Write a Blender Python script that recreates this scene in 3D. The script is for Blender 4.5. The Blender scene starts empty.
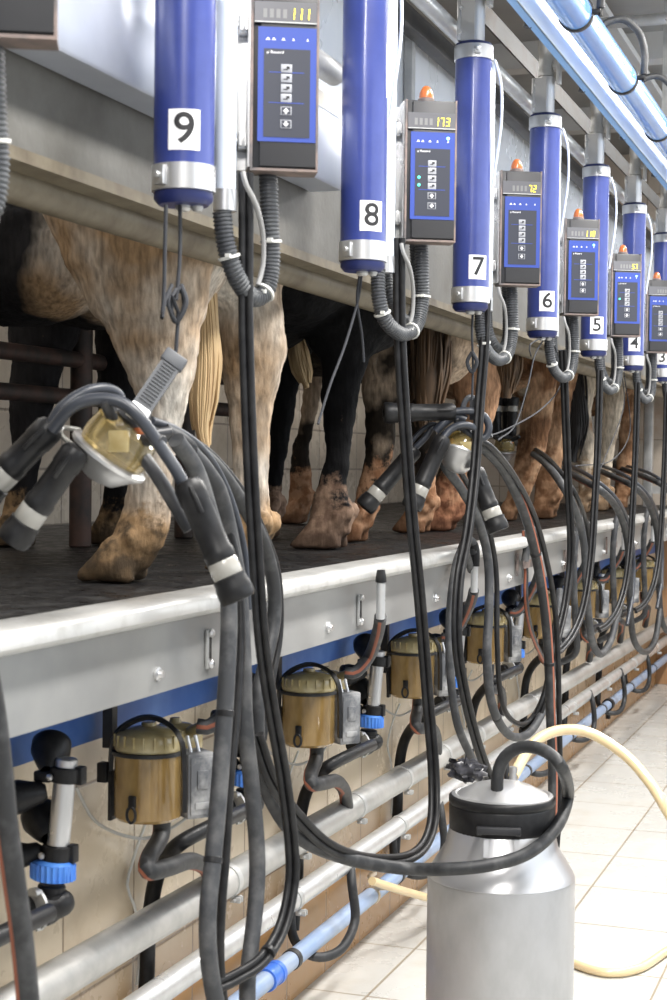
import bpy, bmesh, math, random
from mathutils import Vector, Matrix, Euler, noise
random.seed(7)
COL = bpy.context.scene.collection
# ------------------------------------------------------------------ camera
F = 1600.0; W_PX = 667.0; H_CAM = 1.333
def _n(v): return Vector(v).normalized()
YC = _n((568.5, 30.0, -F))
ZC = _n((0.012, 1.0, (0.012*568.5+30.0)/F))
XC = YC.cross(ZC).normalized()
CAM = Vector((0, 0, H_CAM))
VD = Vector((-XC.z, -YC.z, -ZC.z))
def P(x, y, X=None, Y=None, Z=None, w=None):
    """point seen at photo position x, y on a given plane of the room"""
    d = Vector((x-333.5, 500.0-y, -F))
    r = Vector((d.dot(XC), d.dot(YC), d.dot(ZC)))
    if w is not None: return CAM + r*(w/F)
    if X is not None: t = X/r.x
    elif Y is not None: t = Y/r.y
    else: t = (Z-H_CAM)/r.z
    return CAM + r*t
def depth(p): return (p-CAM).dot(VD)
def proj(p):
    v = p-CAM
    d = Vector((v.x*XC.x+v.y*YC.x+v.z*ZC.x, v.x*XC.y+v.y*YC.y+v.z*ZC.y, v.x*XC.z+v.y*YC.z+v.z*ZC.z))
    return (333.5 + F*d.x/-d.z, 500 - F*d.y/-d.z)
cam_data = bpy.data.cameras.new('camera'); cam = bpy.data.objects.new('camera', cam_data); COL.objects.link(cam)
m = Matrix((XC, YC, ZC)).to_4x4(); m.translation = CAM; cam.matrix_world = m
cam_data.sensor_fit = 'HORIZONTAL'; cam_data.sensor_width = 15.0; cam_data.lens = F*15.0/W_PX
cam_data.clip_start = 0.05; cam_data.clip_end = 100
cam_data.dof.use_dof = True; cam_data.dof.focus_distance = 4.3; cam_data.dof.aperture_fstop = 6.3
bpy.context.scene.camera = cam
# ------------------------------------------------------------------ mesh helper
class MB:
    def __init__(s): s.v = []; s.f = []; s.m = []; s.sm = []
    def add(s, vs, fs, mi=0, smooth=False):
        b = len(s.v); s.v += [Vector(v) for v in vs]
        for f in fs: s.f.append([i+b for i in f]); s.m.append(mi); s.sm.append(smooth)
    def box(s, c, size, R=None, mi=0, bev=0.0):
        c = Vector(c); hx, hy, hz = [a/2 for a in size]
        if bev > 0:
            bm = bmesh.new(); bmesh.ops.create_cube(bm, size=1)
            for v in bm.verts: v.co = Vector((v.co.x*size[0], v.co.y*size[1], v.co.z*size[2]))
            bmesh.ops.bevel(bm, geom=bm.edges[:], offset=bev, segments=2, affect='EDGES', profile=0.5)
            bm.verts.index_update()
            vs = [v.co.copy() for v in bm.verts]; fs = [[v.index for v in f.verts] for f in bm.faces]; bm.free()
        else:
            vs = [Vector((x*hx, y*hy, z*hz)) for x in (-1, 1) for y in (-1, 1) for z in (-1, 1)]
            fs = [(0,1,3,2),(4,6,7,5),(0,4,5,1),(2,3,7,6),(0,2,6,4),(1,5,7,3)]
        if R is not None: vs = [R @ v for v in vs]
        s.add([v+c for v in vs], fs, mi, False); return s
    def rings(s, rings, closed=False, caps=True, mi=0, smooth=True, stripe=None, smi=1):
        n = len(rings[0]); b = len(s.v)
        for r in rings: s.v += r
        k = len(rings)
        for i in range(k if closed else k-1):
            a = b+i*n; c = b+((i+1) % k)*n
            for j in range(n):
                s.f.append([a+j, a+(j+1) % n, c+(j+1) % n, c+j])
                s.m.append(smi if stripe and j in stripe else mi); s.sm.append(smooth)
        if caps and not closed:
            s.f.append([b+j for j in range(n)][::-1]); s.m.append(mi); s.sm.append(False)
            s.f.append([b+(k-1)*n+j for j in range(n)]); s.m.append(mi); s.sm.append(False)
        return s
    def tube(s, pts, r, n=10, closed=False, mi=0, stripe=None, ref=(0.35, -1, 0.1), caps=True, smi=1):
        k = len(pts); rr = r if isinstance(r, (list, tuple)) else [r]*k
        N = None; rings = []
        for i in range(k):
            if closed: t = pts[(i+1) % k]-pts[i-1]
            else: t = pts[min(i+1, k-1)]-pts[max(i-1, 0)]
            if t.length < 1e-9: t = Vector((0, 0, 1))
            t.normalize()
            if N is None:
                N = Vector(ref); N = N-t*N.dot(t)
                if N.length < 1e-3: N = Vector((1, 0, 0)); N = N-t*N.dot(t)
            else:
                N2 = Vector(ref); N2 = N2-t*N2.dot(t)
                N = N-t*N.dot(t)
                if N2.length > 0.35 and stripe: N = N*0.8+N2.normalized()*0.2*(1 if N.dot(N2) > 0 else 1)
            N.normalize(); B = t.cross(N)
            rings.append([pts[i]+(N*math.cos(2*math.pi*j/n)+B*math.sin(2*math.pi*j/n))*rr[i] for j in range(n)])
        return s.rings(rings, closed, caps, mi, True, stripe, smi)
    def lathe(s, c, prof, n=32, axis=(0, 0, 1), mi=0, smooth=True, caps=True):
        """prof: list of (radius, height) along axis from c"""
        c = Vector(c); a = Vector(axis).normalized()
        u = a.orthogonal().normalized(); w = a.cross(u)
        rings = [[c+a*h+(u*math.cos(2*math.pi*j/n)+w*math.sin(2*math.pi*j/n))*max(r, 1e-5) for j in range(n)] for r, h in prof]
        return s.rings(rings, False, caps, mi, smooth)
    def cyl(s, a, b, r, n=16, mi=0):
        a = Vector(a); b = Vector(b); L = (b-a).length; e = min(r*.12, L*.2)
        return s.lathe(a, [(r-e, 0), (r, e), (r, L-e), (r-e, L)], n, b-a, mi, False if n < 8 else True)
    def ball(s, c, r, n=12, sc=(1, 1, 1), mi=0):
        c = Vector(c); rings = []
        for i in range(n//2+1):
            th = math.pi*i/(n//2); rad = max(math.sin(th), 1e-4)
            rings.append([c+Vector((math.cos(2*math.pi*j/n)*rad*r*sc[0], math.sin(2*math.pi*j/n)*rad*r*sc[1], -math.cos(th)*r*sc[2])) for j in range(n)])
        return s.rings(rings, False, False, mi, True)
    def build(s, name, mats, parent=None, origin=None):
        me = bpy.data.meshes.new(name)
        L = Vector((0, 0, 0))
        if parent is not None:
            q = parent
            while q.parent is not None: q = q.parent
            L = Vector(q.location)
        elif origin is not None: L = Vector(origin)
        elif s.v:
            xs = [v.x for v in s.v]; ys = [v.y for v in s.v]; zs = [v.z for v in s.v]
            L = Vector(((min(xs)+max(xs))/2, (min(ys)+max(ys))/2, min(zs)))
        me.from_pydata([v-L for v in s.v], [], s.f)
        if not isinstance(mats, (list, tuple)): mats = [mats]
        for mm in mats: me.materials.append(mm)
        for p, mi, sm in zip(me.polygons, s.m, s.sm): p.material_index = mi; p.use_smooth = sm
        me.validate(); me.update()
        bm = bmesh.new(); bm.from_mesh(me); bmesh.ops.recalc_face_normals(bm, faces=bm.faces[:]); bm.to_mesh(me); bm.free()
        try: me.set_sharp_from_angle(angle=math.radians(42))
        except Exception: pass
        o = bpy.data.objects.new(name, me); COL.objects.link(o)
        if parent is not None: o.parent = parent
        else: o.location = L
        return o
def tag(o, label=None, cat=None, group=None, kind=None):
    if label: o['label'] = label
    if cat: o['category'] = cat
    if group: o['group'] = group
    if kind: o['kind'] = kind
    return o
def thing(name, loc, label, cat, group=None):
    o = bpy.data.objects.new(name, None); COL.objects.link(o); o.location = loc
    o.empty_display_size = 0.05
    return tag(o, label, cat, group)
def copy_tree(o, shift=None, label=None, parent=None):
    c = o.copy(); COL.objects.link(c)
    if parent is not None: c.parent = parent
    if shift is not None: c.location = Vector(o.location)+Vector(shift)
    if label: c['label'] = label
    for ch in list(o.children): copy_tree(ch, None, None, c)
    return c
def spline(pts, step=0.012):
    """Catmull-Rom through pts, resampled"""
    pts = [Vector(p) for p in pts]; q = [pts[0]*2-pts[1]]+pts+[pts[-1]*2-pts[-2]]; out = []
    for i in range(1, len(q)-2):
        p0, p1, p2, p3 = q[i-1], q[i], q[i+1], q[i+2]
        n = max(2, int((p2-p1).length/step))
        for k in range(n):
            t = k/n
            out.append(0.5*((2*p1)+(p2-p0)*t+(2*p0-5*p1+4*p2-p3)*t*t+(3*p1-p0-3*p2+p3)*t**3))
    out.append(pts[-1]); return out
def px(lst, X=None):
    """list of (x, y[, Xplane]) photo points -> world points"""
    return [P(a[0], a[1], X=(a[2] if len(a) > 2 else X)) for a in lst]
def text_mesh(txt, size):
    cu = bpy.data.curves.new('t', 'FONT'); cu.body = txt; cu.size = size; cu.align_x = 'CENTER'; cu.align_y = 'CENTER'; cu.resolution_u = 4
    cu.offset = size*0.012
    o = bpy.data.objects.new('t', cu); COL.objects.link(o)
    dg = bpy.context.evaluated_depsgraph_get(); dg.update()
    me = bpy.data.meshes.new_from_object(o.evaluated_get(dg))
    vs = [v.co.copy() for v in me.vertices]; fs = [list(p.vertices) for p in me.polygons]
    bpy.data.objects.remove(o); bpy.data.curves.remove(cu)
    bm = bmesh.new(); bm.from_mesh(me); x = -size
    while x < size:
        bmesh.ops.bisect_plane(bm, geom=bm.verts[:]+bm.edges[:]+bm.faces[:], plane_co=(x, 0, 0), plane_no=(1, 0, 0)); x += size*.03
    bmesh.ops.remove_doubles(bm, verts=bm.verts[:], dist=1e-6)
    bm.verts.index_update(); vs = [v.co.copy() for v in bm.verts]; fs = [[v.index for v in f.verts] for f in bm.faces]; bm.free(); bpy.data.meshes.remove(me)
    return vs, fs
# ------------------------------------------------------------------ materials
def mat(name, col, rough=0.5, metal=0.0, noise_amt=0.0, scale=20.0, col2=None, bump=0.0, spec=None, coat=0.0, emit=None, estr=1.0, trans=0.0, alpha=1.0, lo=0.4, hi=0.65, rvar=0.0, stretch=None, detail=4, bscale=None, world=False):
    mt = bpy.data.materials.new(name); mt.use_nodes = True
    nt = mt.node_tree; b = nt.nodes['Principled BSDF']
    b.inputs['Base Color'].default_value = (*col, 1); b.inputs['Roughness'].default_value = rough; b.inputs['Metallic'].default_value = metal
    if spec is not None: b.inputs['Specular IOR Level'].default_value = spec
    if coat: b.inputs['Coat Weight'].default_value = coat; b.inputs['Coat Roughness'].default_value = 0.1
    if trans: b.inputs['Transmission Weight'].default_value = trans
    if alpha < 1: b.inputs['Alpha'].default_value = alpha
    if emit: b.inputs['Emission Color'].default_value = (*emit, 1); b.inputs['Emission Strength'].default_value = estr
    if col2 or bump or rvar:
        tc = nt.nodes.new('ShaderNodeTexCoord'); mp = nt.nodes.new('ShaderNodeMapping')
        if world:
            g = nt.nodes.new('ShaderNodeNewGeometry'); nt.links.new(g.outputs['Position'], mp.inputs['Vector'])
        else: nt.links.new(tc.outputs['Object'], mp.inputs['Vector'])
        if stretch: mp.inputs['Scale'].default_value = stretch
        nz = nt.nodes.new('ShaderNodeTexNoise'); nz.inputs['Scale'].default_value = scale; nz.inputs['Detail'].default_value = detail; nz.inputs['Roughness'].default_value = 0.62
        nt.links.new(mp.outputs[0], nz.inputs['Vector'])
        if col2:
            rp = nt.nodes.new('ShaderNodeValToRGB'); rp.color_ramp.elements[0].position = lo; rp.color_ramp.elements[1].position = hi
            rp.color_ramp.elements[0].color = (*col, 1); rp.color_ramp.elements[1].color = (*col2, 1)
            nt.links.new(nz.outputs['Fac'], rp.inputs['Fac']); nt.links.new(rp.outputs['Color'], b.inputs['Base Color'])
        if rvar:
            mr = nt.nodes.new('ShaderNodeMapRange'); mr.inputs[1].default_value = .3; mr.inputs[2].default_value = .7
            mr.inputs[3].default_value = max(0.02, rough-rvar); mr.inputs[4].default_value = min(1, rough+rvar)
            nt.links.new(nz.outputs['Fac'], mr.inputs[0]); nt.links.new(mr.outputs[0], b.inputs['Roughness'])
        if bump:
            bp = nt.nodes.new('ShaderNodeBump'); bp.inputs['Strength'].default_value = bump; bp.inputs['Distance'].default_value = 0.004
            src = nz
            if bscale:
                src = nt.nodes.new('ShaderNodeTexNoise'); src.inputs['Scale'].default_value = bscale; src.inputs['Detail'].default_value = 5
                nt.links.new(mp.outputs[0], src.inputs['Vector'])
            nt.links.new(src.outputs['Fac'], bp.inputs['Height']); nt.links.new(bp.outputs[0], b.inputs['Normal'])
    return mt
def tile_mat(name, c1, c2, grout, tw, th, axes, off=(0, 0), rough=0.25, dirt=None, gw=0.004, dirt_z=None, rvar=0.1, dlo=.5, dhi=.75, low=None):
    """ceramic tiles laid on the plane spanned by two world axes"""
    mt = bpy.data.materials.new(name); mt.use_nodes = True; nt = mt.node_tree; b = nt.nodes['Principled BSDF']
    g = nt.nodes.new('ShaderNodeNewGeometry'); sp = nt.nodes.new('ShaderNodeSeparateXYZ'); nt.links.new(g.outputs['Position'], sp.inputs[0])
    def mth(op, a, bv=None):
        n = nt.nodes.new('ShaderNodeMath'); n.operation = op
        for i, q in enumerate((a, bv)):
            if q is None: continue
            if isinstance(q, (int, float)): n.inputs[i].default_value = q
            else: nt.links.new(q, n.inputs[i])
        return n.outputs[0]
    us = []; cells = []
    for ax, size, o in ((axes[0], tw, off[0]), (axes[1], th, off[1])):
        u = mth('DIVIDE', mth('SUBTRACT', sp.outputs[ax], o), size)
        fr = mth('FRACT', u); cells.append(mth('FLOOR', u))
        e = mth('MULTIPLY', mth('MINIMUM', fr, mth('SUBTRACT', 1.0, fr)), size); us.append(e)
    d = mth('MINIMUM', us[0], us[1])
    mr = nt.nodes.new('ShaderNodeMapRange'); mr.inputs[1].default_value = gw*0.35; mr.inputs[2].default_value = gw*0.75; nt.links.new(d, mr.inputs[0])
    cb = nt.nodes.new('ShaderNodeCombineXYZ'); nt.links.new(cells[0], cb.inputs[0]); nt.links.new(cells[1], cb.inputs[1])
    wn = nt.nodes.new('ShaderNodeTexWhiteNoise'); wn.noise_dimensions = '3D'; nt.links.new(cb.outputs[0], wn.inputs['Vector'])
    mx = nt.nodes.new('ShaderNodeMix'); mx.data_type = 'RGBA'; mx.inputs[6].default_value = (*c1, 1); mx.inputs[7].default_value = (*c2, 1); nt.links.new(wn.outputs['Value'], mx.inputs[0])
    colr = mx.outputs[2]
    nz = nt.nodes.new('ShaderNodeTexNoise'); nz.inputs['Scale'].default_value = 3.2; nz.inputs['Detail'].default_value = 7; nz.inputs['Roughness'].default_value = .65; nt.links.new(g.outputs['Position'], nz.inputs['Vector'])
    if low:
        (zl, zh, lc) = low
        lm = nt.nodes.new('ShaderNodeMapRange'); lm.inputs[1].default_value = zh; lm.inputs[2].default_value = zl
        add = mth('ADD', sp.outputs[2], mth('MULTIPLY', mth('SUBTRACT', nz.outputs['Fac'], .5), .18)); nt.links.new(add, lm.inputs[0])
        m3 = nt.nodes.new('ShaderNodeMix'); m3.data_type = 'RGBA'; nt.links.new(lm.outputs[0], m3.inputs[0]); nt.links.new(colr, m3.inputs[6]); m3.inputs[7].default_value = (*lc, 1); colr = m3.outputs[2]
    if dirt:
        rp = nt.nodes.new('ShaderNodeMapRange'); rp.inputs[1].default_value = dlo; rp.inputs[2].default_value = dhi; nt.links.new(nz.outputs['Fac'], rp.inputs[0])
        m2 = nt.nodes.new('ShaderNodeMix'); m2.data_type = 'RGBA'; nt.links.new(rp.outputs[0], m2.inputs[0]); nt.links.new(colr, m2.inputs[6]); m2.inputs[7].default_value = (*dirt, 1); colr = m2.outputs[2]
    m4 = nt.nodes.new('ShaderNodeMix'); m4.data_type = 'RGBA'; nt.links.new(mr.outputs[0], m4.inputs[0]); m4.inputs[6].default_value = (*grout, 1); nt.links.new(colr, m4.inputs[7])
    nt.links.new(m4.outputs[2], b.inputs['Base Color'])
    r = nt.nodes.new('ShaderNodeMapRange'); r.inputs[3].default_value = rough-rvar; r.inputs[4].default_value = rough+rvar; r.inputs[1].default_value = .35; r.inputs[2].default_value = .65
    nt.links.new(nz.outputs['Fac'], r.inputs[0]); nt.links.new(r.outputs[0], b.inputs['Roughness'])
    bp = nt.nodes.new('ShaderNodeBump'); bp.inputs['Strength'].default_value = .5; bp.inputs['Distance'].default_value = .002; nt.links.new(mr.outputs[0], bp.inputs['Height']); nt.links.new(bp.outputs[0], b.inputs['Normal'])
    return mt
M = {}
M['blue'] = mat('blue_cylinder_paint', (.028, .044, .20), .3, 0, col2=(.038, .058, .245), scale=9, bump=.05, coat=.3)
M['navy'] = mat('navy_cap_plastic', (.012, .02, .10), .45)
M['steel'] = mat('brushed_stainless', (.66, .66, .67), .3, .8, col2=(.54, .54, .54), scale=5, rvar=.08, detail=2)
M['steel_dull'] = mat('weathered_galvanised_steel', (.42, .425, .425), .48, .6, col2=(.54, .54, .53), scale=14, bump=.06, rvar=.1)
M['channel'] = mat('galvanised_kerb_steel', (.31, .315, .315), .45, .5, col2=(.38, .38, .37), scale=4, rvar=.1, detail=7)
M['rim'] = mat('worn_rim_steel', (.56, .56, .545), .38, .5, col2=(.36, .35, .33), scale=11, lo=.5, hi=.75, rvar=.1)
M['white_pl'] = mat('white_side_pipe_plastic', (.64, .71, .82), .35)
M['white'] = mat('white_label_plate', (.85, .85, .86), .4)
M['ink'] = mat('black_print', (.01, .01, .012), .5)
M['black'] = mat('black_rubber', (.008, .008, .009), .42, col2=(.018, .018, .019), scale=35, bump=.05, spec=.3)
M['dusty'] = mat('dusty_rubber_hose', (.014, .015, .017), .55, col2=(.062, .063, .065), scale=22, lo=.48, hi=.75, bump=.06)
M['dusty2'] = mat('grey_dusty_rubber_hose', (.03, .032, .036), .6, col2=(.105, .105, .105), scale=20, lo=.45, hi=.75, bump=.06)
M['slate'] = mat('slate_pulse_tube', (.022, .026, .036), .4, col2=(.04, .045, .056), scale=12)
M['orange'] = mat('orange_hose_stripe', (.27, .085, .045), .65)
M['corr'] = mat('corrugated_conduit_plastic', (.04, .043, .05), .45, col2=(.075, .08, .085), scale=30)
M['grey_cable'] = mat('grey_cable', (.3, .3, .3), .5)
M['tie'] = mat('white_cable_tie', (.6, .6, .57), .4)
M['panel_b'] = mat('panel_black_plastic', (.018, .019, .022), .42, col2=(.03, .03, .033), scale=18)
M['panel_c'] = mat('worn_copper_edge', (.24, .185, .165), .5, .4, col2=(.12, .11, .11), scale=25)
M['panel_blue'] = mat('keypad_blue', (.03, .065, .33), .4)
M['panel_d'] = mat('keypad_dark', (.03, .034, .05), .4)
M['lcd'] = mat('display_glass', (.14, .14, .15), .25)
M['digit'] = mat('lit_digits', (.8, .7, .05), .4, emit=(1, .78, .04), estr=1.6)
M['digit_off'] = mat('unlit_digits', (.2, .2, .2), .4)
M['teal'] = mat('teal_led', (.1, .8, .6), .3, emit=(.05, 1, .65), estr=2.0)
M['cyan'] = mat('cyan_led', (.3, .8, 1), .3, emit=(.25, .8, 1), estr=3.0)
M['btn'] = mat('grey_button', (.36, .37, .4), .4)
M['lamp'] = mat('orange_lamp_dome', (.50, .13, .03), .3, coat=.4)
M['amber'] = mat('amber_plastic', (.52, .35, .13), .18, col2=(.24, .145, .05), scale=13, spec=.6, coat=.4, trans=.35, lo=.4, hi=.7, stretch=(1, 1, .35))
M['amber_lid'] = mat('pale_amber_lid', (.60, .51, .28), .22, col2=(.44, .34, .15), scale=14, coat=.3, trans=.2)
M['amber_claw'] = mat('clear_amber_claw_bowl', (.42, .30, .10), .08, col2=(.50, .40, .2), scale=20, coat=.4, trans=.65)
M['pulsator'] = mat('dusty_pulsator_grey', (.10, .105, .115), .6, col2=(.36, .36, .36), scale=18, lo=.45, hi=.7, bump=.15)
M['ringblue'] = mat('blue_ring_nut', (.04, .17, .62), .4, col2=(.08, .24, .66), scale=20)
M['bluepipe'] = mat('blue_plastic_pipe', (.24, .33, .50), .35, col2=(.33, .40, .52), scale=5)
M['bluecoup'] = mat('blue_coupling', (.05, .16, .62), .35)
M['skypipe'] = mat('light_blue_vacuum_pipe', (.17, .36, .78), .16, col2=(.22, .42, .8), scale=3, coat=.6)
M['skybeam'] = mat('pale_blue_beam_paint', (.80, .87, .95), .4)  # strong light on the blue beam's side is put into its whiter colour
M['skybeam_b'] = mat('light_blue_beam_flange', (.2, .4, .74), .4)
M['pipe_g'] = mat('grey_dusty_milk_pipe', (.36, .36, .35), .45, .5, col2=(.5, .49, .47), scale=9, rvar=.1)
M['pipe_s'] = mat('light_vacuum_pipe', (.58, .59, .6), .35, .55, col2=(.46, .46, .45), scale=8, rvar=.1)
M['can'] = mat('aluminium_can', (.50, .50, .505), .42, .7, col2=(.40, .40, .40), scale=7, bump=.02, rvar=.06, stretch=(1, 1, .5), detail=8)
M['can_sh'] = mat('brushed_can_shoulder', (.55, .55, .56), .34, .75)
M['yellow'] = mat('yellowed_clear_hose', (.74, .60, .34), .3, col2=(.66, .5, .3), scale=5, coat=.3)
M['lead'] = mat('clear_grey_tube', (.42, .41, .38), .3)
M['sheet'] = mat('stainless_splash_sheet', (.90, .93, .97), .28, .3, col2=(.80, .84, .90), scale=3, rvar=.1)
M['concrete'] = mat('grey_splash_panel', (.12, .117, .106), .6, 0, col2=(.065, .06, .05), scale=7, bump=.2, bscale=60, detail=8, lo=.35, hi=.75)
M['box'] = mat('brushed_feed_channel', (.50, .53, .60), .42, .6, col2=(.44, .47, .54), scale=5)
M['rail_tan'] = mat('dirty_rump_rail', (.16, .135, .092), .55, .1, col2=(.075, .055, .032), scale=11, lo=.42, hi=.72, bump=.12)
M['darkbeam'] = mat('dark_steel_beam', (.025, .025, .026), .5, .2, col2=(.05, .048, .045), scale=10)
M['rust'] = mat('rusty_angle_steel', (.08, .08, .08), .55, .3, col2=(.06, .045, .035), scale=9, lo=.5, hi=.7)
M['post'] = mat('rusty_stall_post', (.04, .032, .028), .6, .3, col2=(.09, .05, .038), scale=14)
M['mat'] = mat('wet_black_rubber_mat', (.005, .005, .006), .46, col2=(.022, .021, .020), scale=26, lo=.5, hi=.75, bump=.7, bscale=90, rvar=.25, spec=.35, world=True)
M['clear'] = mat('milky_clear_plastic', (.36, .35, .32), .25, coat=.3, trans=.15)
M['cord'] = mat('dark_cord', (.022, .024, .03), .8)
M['strap'] = mat('ribbed_rubber_strap', (.075, .08, .09), .5)
M['ceiling'] = mat('grey_ceiling_paint', (.33, .33, .32), .7, col2=(.28, .28, .27), scale=2)
M['purlin'] = mat('pale_ceiling_beam', (.56, .56, .55), .6)
M['frame'] = mat('grey_window_frame', (.5, .5, .5), .5)
M['sun'] = mat('daylit_window_pane', (.9, .95, 1), .3, emit=(.93, .97, 1), estr=3.5)  # glowing pane, added as something bright to reflect
M['trimblue'] = mat('blue_wall_paint', (.03, .09, .30), .5, col2=(.07, .15, .38), scale=5)
M['floor'] = tile_mat('white_floor_tiles', (.55, .543, .512), (.585, .58, .55), (.33, .28, .215), .335, .42, (0, 1), off=(-.903, 0.0), rough=.3, dirt=(.42, .37, .29), gw=.006, dlo=.54, dhi=.9)
M['walltile'] = tile_mat('beige_wall_tiles', (.62, .51, .37), (.66, .56, .42), (.30, .22, .15), .28, .385, (1, 2), off=(2.524, -.031), rough=.3, dirt=(.44, .33, .21), gw=.005, dlo=.52, dhi=.8, low=(.20, .42, (.42, .23, .09)))
M['walltile2'] = tile_mat('cream_barn_tiles', (.58, .51, .42), (.62, .56, .47), (.3, .26, .22), .3, .2, (1, 2), off=(0, 1.1), rough=.3, dirt=(.4, .34, .26), gw=.008)
M['endtile'] = tile_mat('end_wall_tiles', (.52, .45, .37), (.58, .5, .42), (.3, .24, .18), .3, .3, (0, 2), rough=.35, dirt=(.4, .26, .17), gw=.006, low=(.9, 1.05, (.36, .2, .10)))
# ------------------------------------------------------------------ layout
WALL_X = -1.40; DECK_Z = 1.10; RIM_X = -1.12; BARN_X = -2.85; END_Y = 9.9
T0 = P(183.5, 203, X=-1.0); T5 = P(632, 363, X=-1.0)
S = (T5.y-T0.y)/5.0
TZ = T0.z
print('station Y0', T0.y, 'spacing', S, 'tube z', TZ, T5.z)
def struct(o): return tag(o, kind='structure')
def plane_box(name, lo, hi, m):
    b = MB(); lo = Vector(lo); hi = Vector(hi); b.box((lo+hi)/2, hi-lo); return struct(b.build(name, m))
plane_box('floor', (WALL_X-.1, -3, -.1), (3.2, END_Y+.15, 0), M['floor'])
plane_box('wall_left', (WALL_X-.08, -1.5, 0), (WALL_X, END_Y, 1.04), M['walltile'])
plane_box('floor_deck', (BARN_X-.1, -1.5, DECK_Z-.06), (RIM_X-.045, END_Y, DECK_Z), M['mat'])
plane_box('wall_barn', (BARN_X-.1, -1.5, DECK_Z), (BARN_X, END_Y, 3.25), M['walltile2'])
plane_box('trim_1', (WALL_X, -1.5, .822), (WALL_X+.02, END_Y, 1.04), M['trimblue'])
plane_box('wall_end', (BARN_X-.1, END_Y, 0), (3.2, END_Y+.12, 3.25), M['endtile'])
plane_box('ceiling', (BARN_X-.1, -3, 3.25), (3.2, END_Y+.15, 3.35), M['ceiling'])
# right side left open; an added area light brightens the pit from there
# ceiling purlins
for i, yy in enumerate((5.6, 7.2, 8.6)):
    b = MB(); b.box((-.2, yy, 3.19), (6.0, .11, .12)); struct(b.build('trim_%d' % (i+2), M['purlin']))
for i, xx in enumerate((-2.0, -1.15)):
    b = MB(); b.box((xx, 4.0, 3.12), (.06, 11.5, .03)); struct(b.build('trim_%d' % (i+5), M['purlin']))
# ------------------------------------------------------------------ kerb beam of the deck
kb = thing('deck_kerb_beam', (RIM_X, 4, .95), 'long galvanised steel kerb beam edging the cow platform', 'beam')
y0, y1 = -1.2, END_Y
# rim profile swept along Y: rolled lip and the web below
def profile(pts, ya, yb, name, m, parent=None):
    b = MB(); n = len(pts)
    b.rings([[Vector((x, ya, z)) for x, z in pts], [Vector((x, yb, z)) for x, z in pts]], False, True, smooth=False)
    return b.build(name, m, parent)
zr = DECK_Z+.012
lip = [(-1.175, zr-.01), (-1.165, zr), (-1.122, zr-.002), (-1.110, zr-.006), (-1.104, zr-.014), (-1.103, zr-.03), (-1.108, zr-.036), (-1.122, zr-.041), (-1.14, zr-.046), (-1.175, zr-.046)]
profile(lip, y0, y1, 'lip', M['rim'], kb)
web = [(-1.142, zr-.045), (-1.142, .952), (-1.20, .952), (-1.20, .956), (-1.148, .956), (-1.148, zr-.045)]
profile(web, y0, y1, 'web', M['channel'], kb)
for k in range(0, 9):
    yb = P(207, 643, X=-1.142).y + S*(k) 
    if yb > END_Y-.1: break
    b = MB(); b.box((-1.1385, yb, 1.005), (.005, .022, .068), bev=.001)
    b.box((-1.1355, yb, 1.008), (.0035, .006, .04), mi=1); b.build('slotted_bracket', [M['steel_dull'], M['darkbeam']], kb)
    for dz in (.028, -.026):
        b = MB(); b.lathe((-1.137, yb, 1.005+dz), [(.008, 0), (.008, .005), (.004, .009)], 8, (1, 0, 0)); b.build('bolt', M['steel'], kb)
    b = MB(); b.lathe((-1.142, yb-.2, .985), [(.012, 0), (.012, .004), (.008, .006), (.006, .012)], 10, (1, 0, 0)); b.build('bolt', M['steel'], kb)
    b = MB(); b.box((-1.33, yb-.20, .94), (.10, .02, .05)); b.build('support_bracket', M['darkbeam'], kb)
for (ax, ay) in ((520, 564), (567, 559), (608, 545)):
    p = P(ax, ay, X=-1.135); b = MB(); b.box((-1.134, p.y-.04, p.z), (.006, .014, .07)); b.box((-1.115, p.y+.03, p.z), (.006, .13, .025)); b.build('copper_tee_bracket', M['panel_c'], kb)  # copper tone stands in for a reflection on the bracket
# ------------------------------------------------------------------ splash panel, sheet, box channel, rails
sp = thing('splash_guard', (-1.15, 4, 1.75), 'long grey dirt-speckled splash panel behind the cows above the rump rail', 'panel')
b = MB(); b.rings([[Vector((x, y0, z)) for x, z in ((-1.15, 1.752), (-1.15, 2.03), (-1.17, 2.03), (-1.17, 1.752))], [Vector((x, END_Y-.05, z)) for x, z in ((-1.15, 1.752), (-1.15, 2.03), (-1.17, 2.03), (-1.17, 1.752))]], smooth=False)
b.build('panel_sheet', M['concrete'], sp)
b = MB(); b.rings([[Vector((x, y0, z)) for x, z in ((-1.142, 1.74), (-1.142, 1.758), (-1.19, 1.75), (-1.19, 1.735))], [Vector((x, END_Y-.05, z)) for x, z in ((-1.142, 1.74), (-1.142, 1.758), (-1.19, 1.75), (-1.19, 1.735))]], smooth=False)
b.build('folded_edge', M['rail_tan'], sp)
b = MB(); b.tube([Vector((-1.205, y, 1.726)) for y in (y0, 1, 3, 5, 7, END_Y-.02)], .028, 20)
tag(b.build('rump_rail', M['rail_tan']), 'thick dirty tan tube rail running behind the cows under the grey panel', 'rail')
ss = thing('sheet_cladding', (-1.2, 5, 2.03), 'tall bright stainless sheet rising behind the blue cylinders', 'panel')
yy = y0; i = 0
while yy < END_Y-.1:
    b = MB(); ye = min(yy+1.68, END_Y-.05); b.box((-1.19, (yy+ye)/2, 2.21), (.006, ye-yy-.006, .40)); b.build('sheet_section', M['sheet'], ss)
    b = MB(); b.box((-1.175, ye, 2.21), (.02, .03, .40)); b.build('seam_strip', M['steel_dull'], ss); yy = ye; i += 1
    if i > 10: break
yc_end = P(341, 187, X=-1.08).y
bc = thing('feed_channel', (-1.1, 1.5, 1.89), 'brushed grey box channel with angled lower edge behind the 9 cylinder', 'channel')
zl = P(153, 97, X=-1.08).z; zt = P(317, 102, X=-1.08).z
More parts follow.
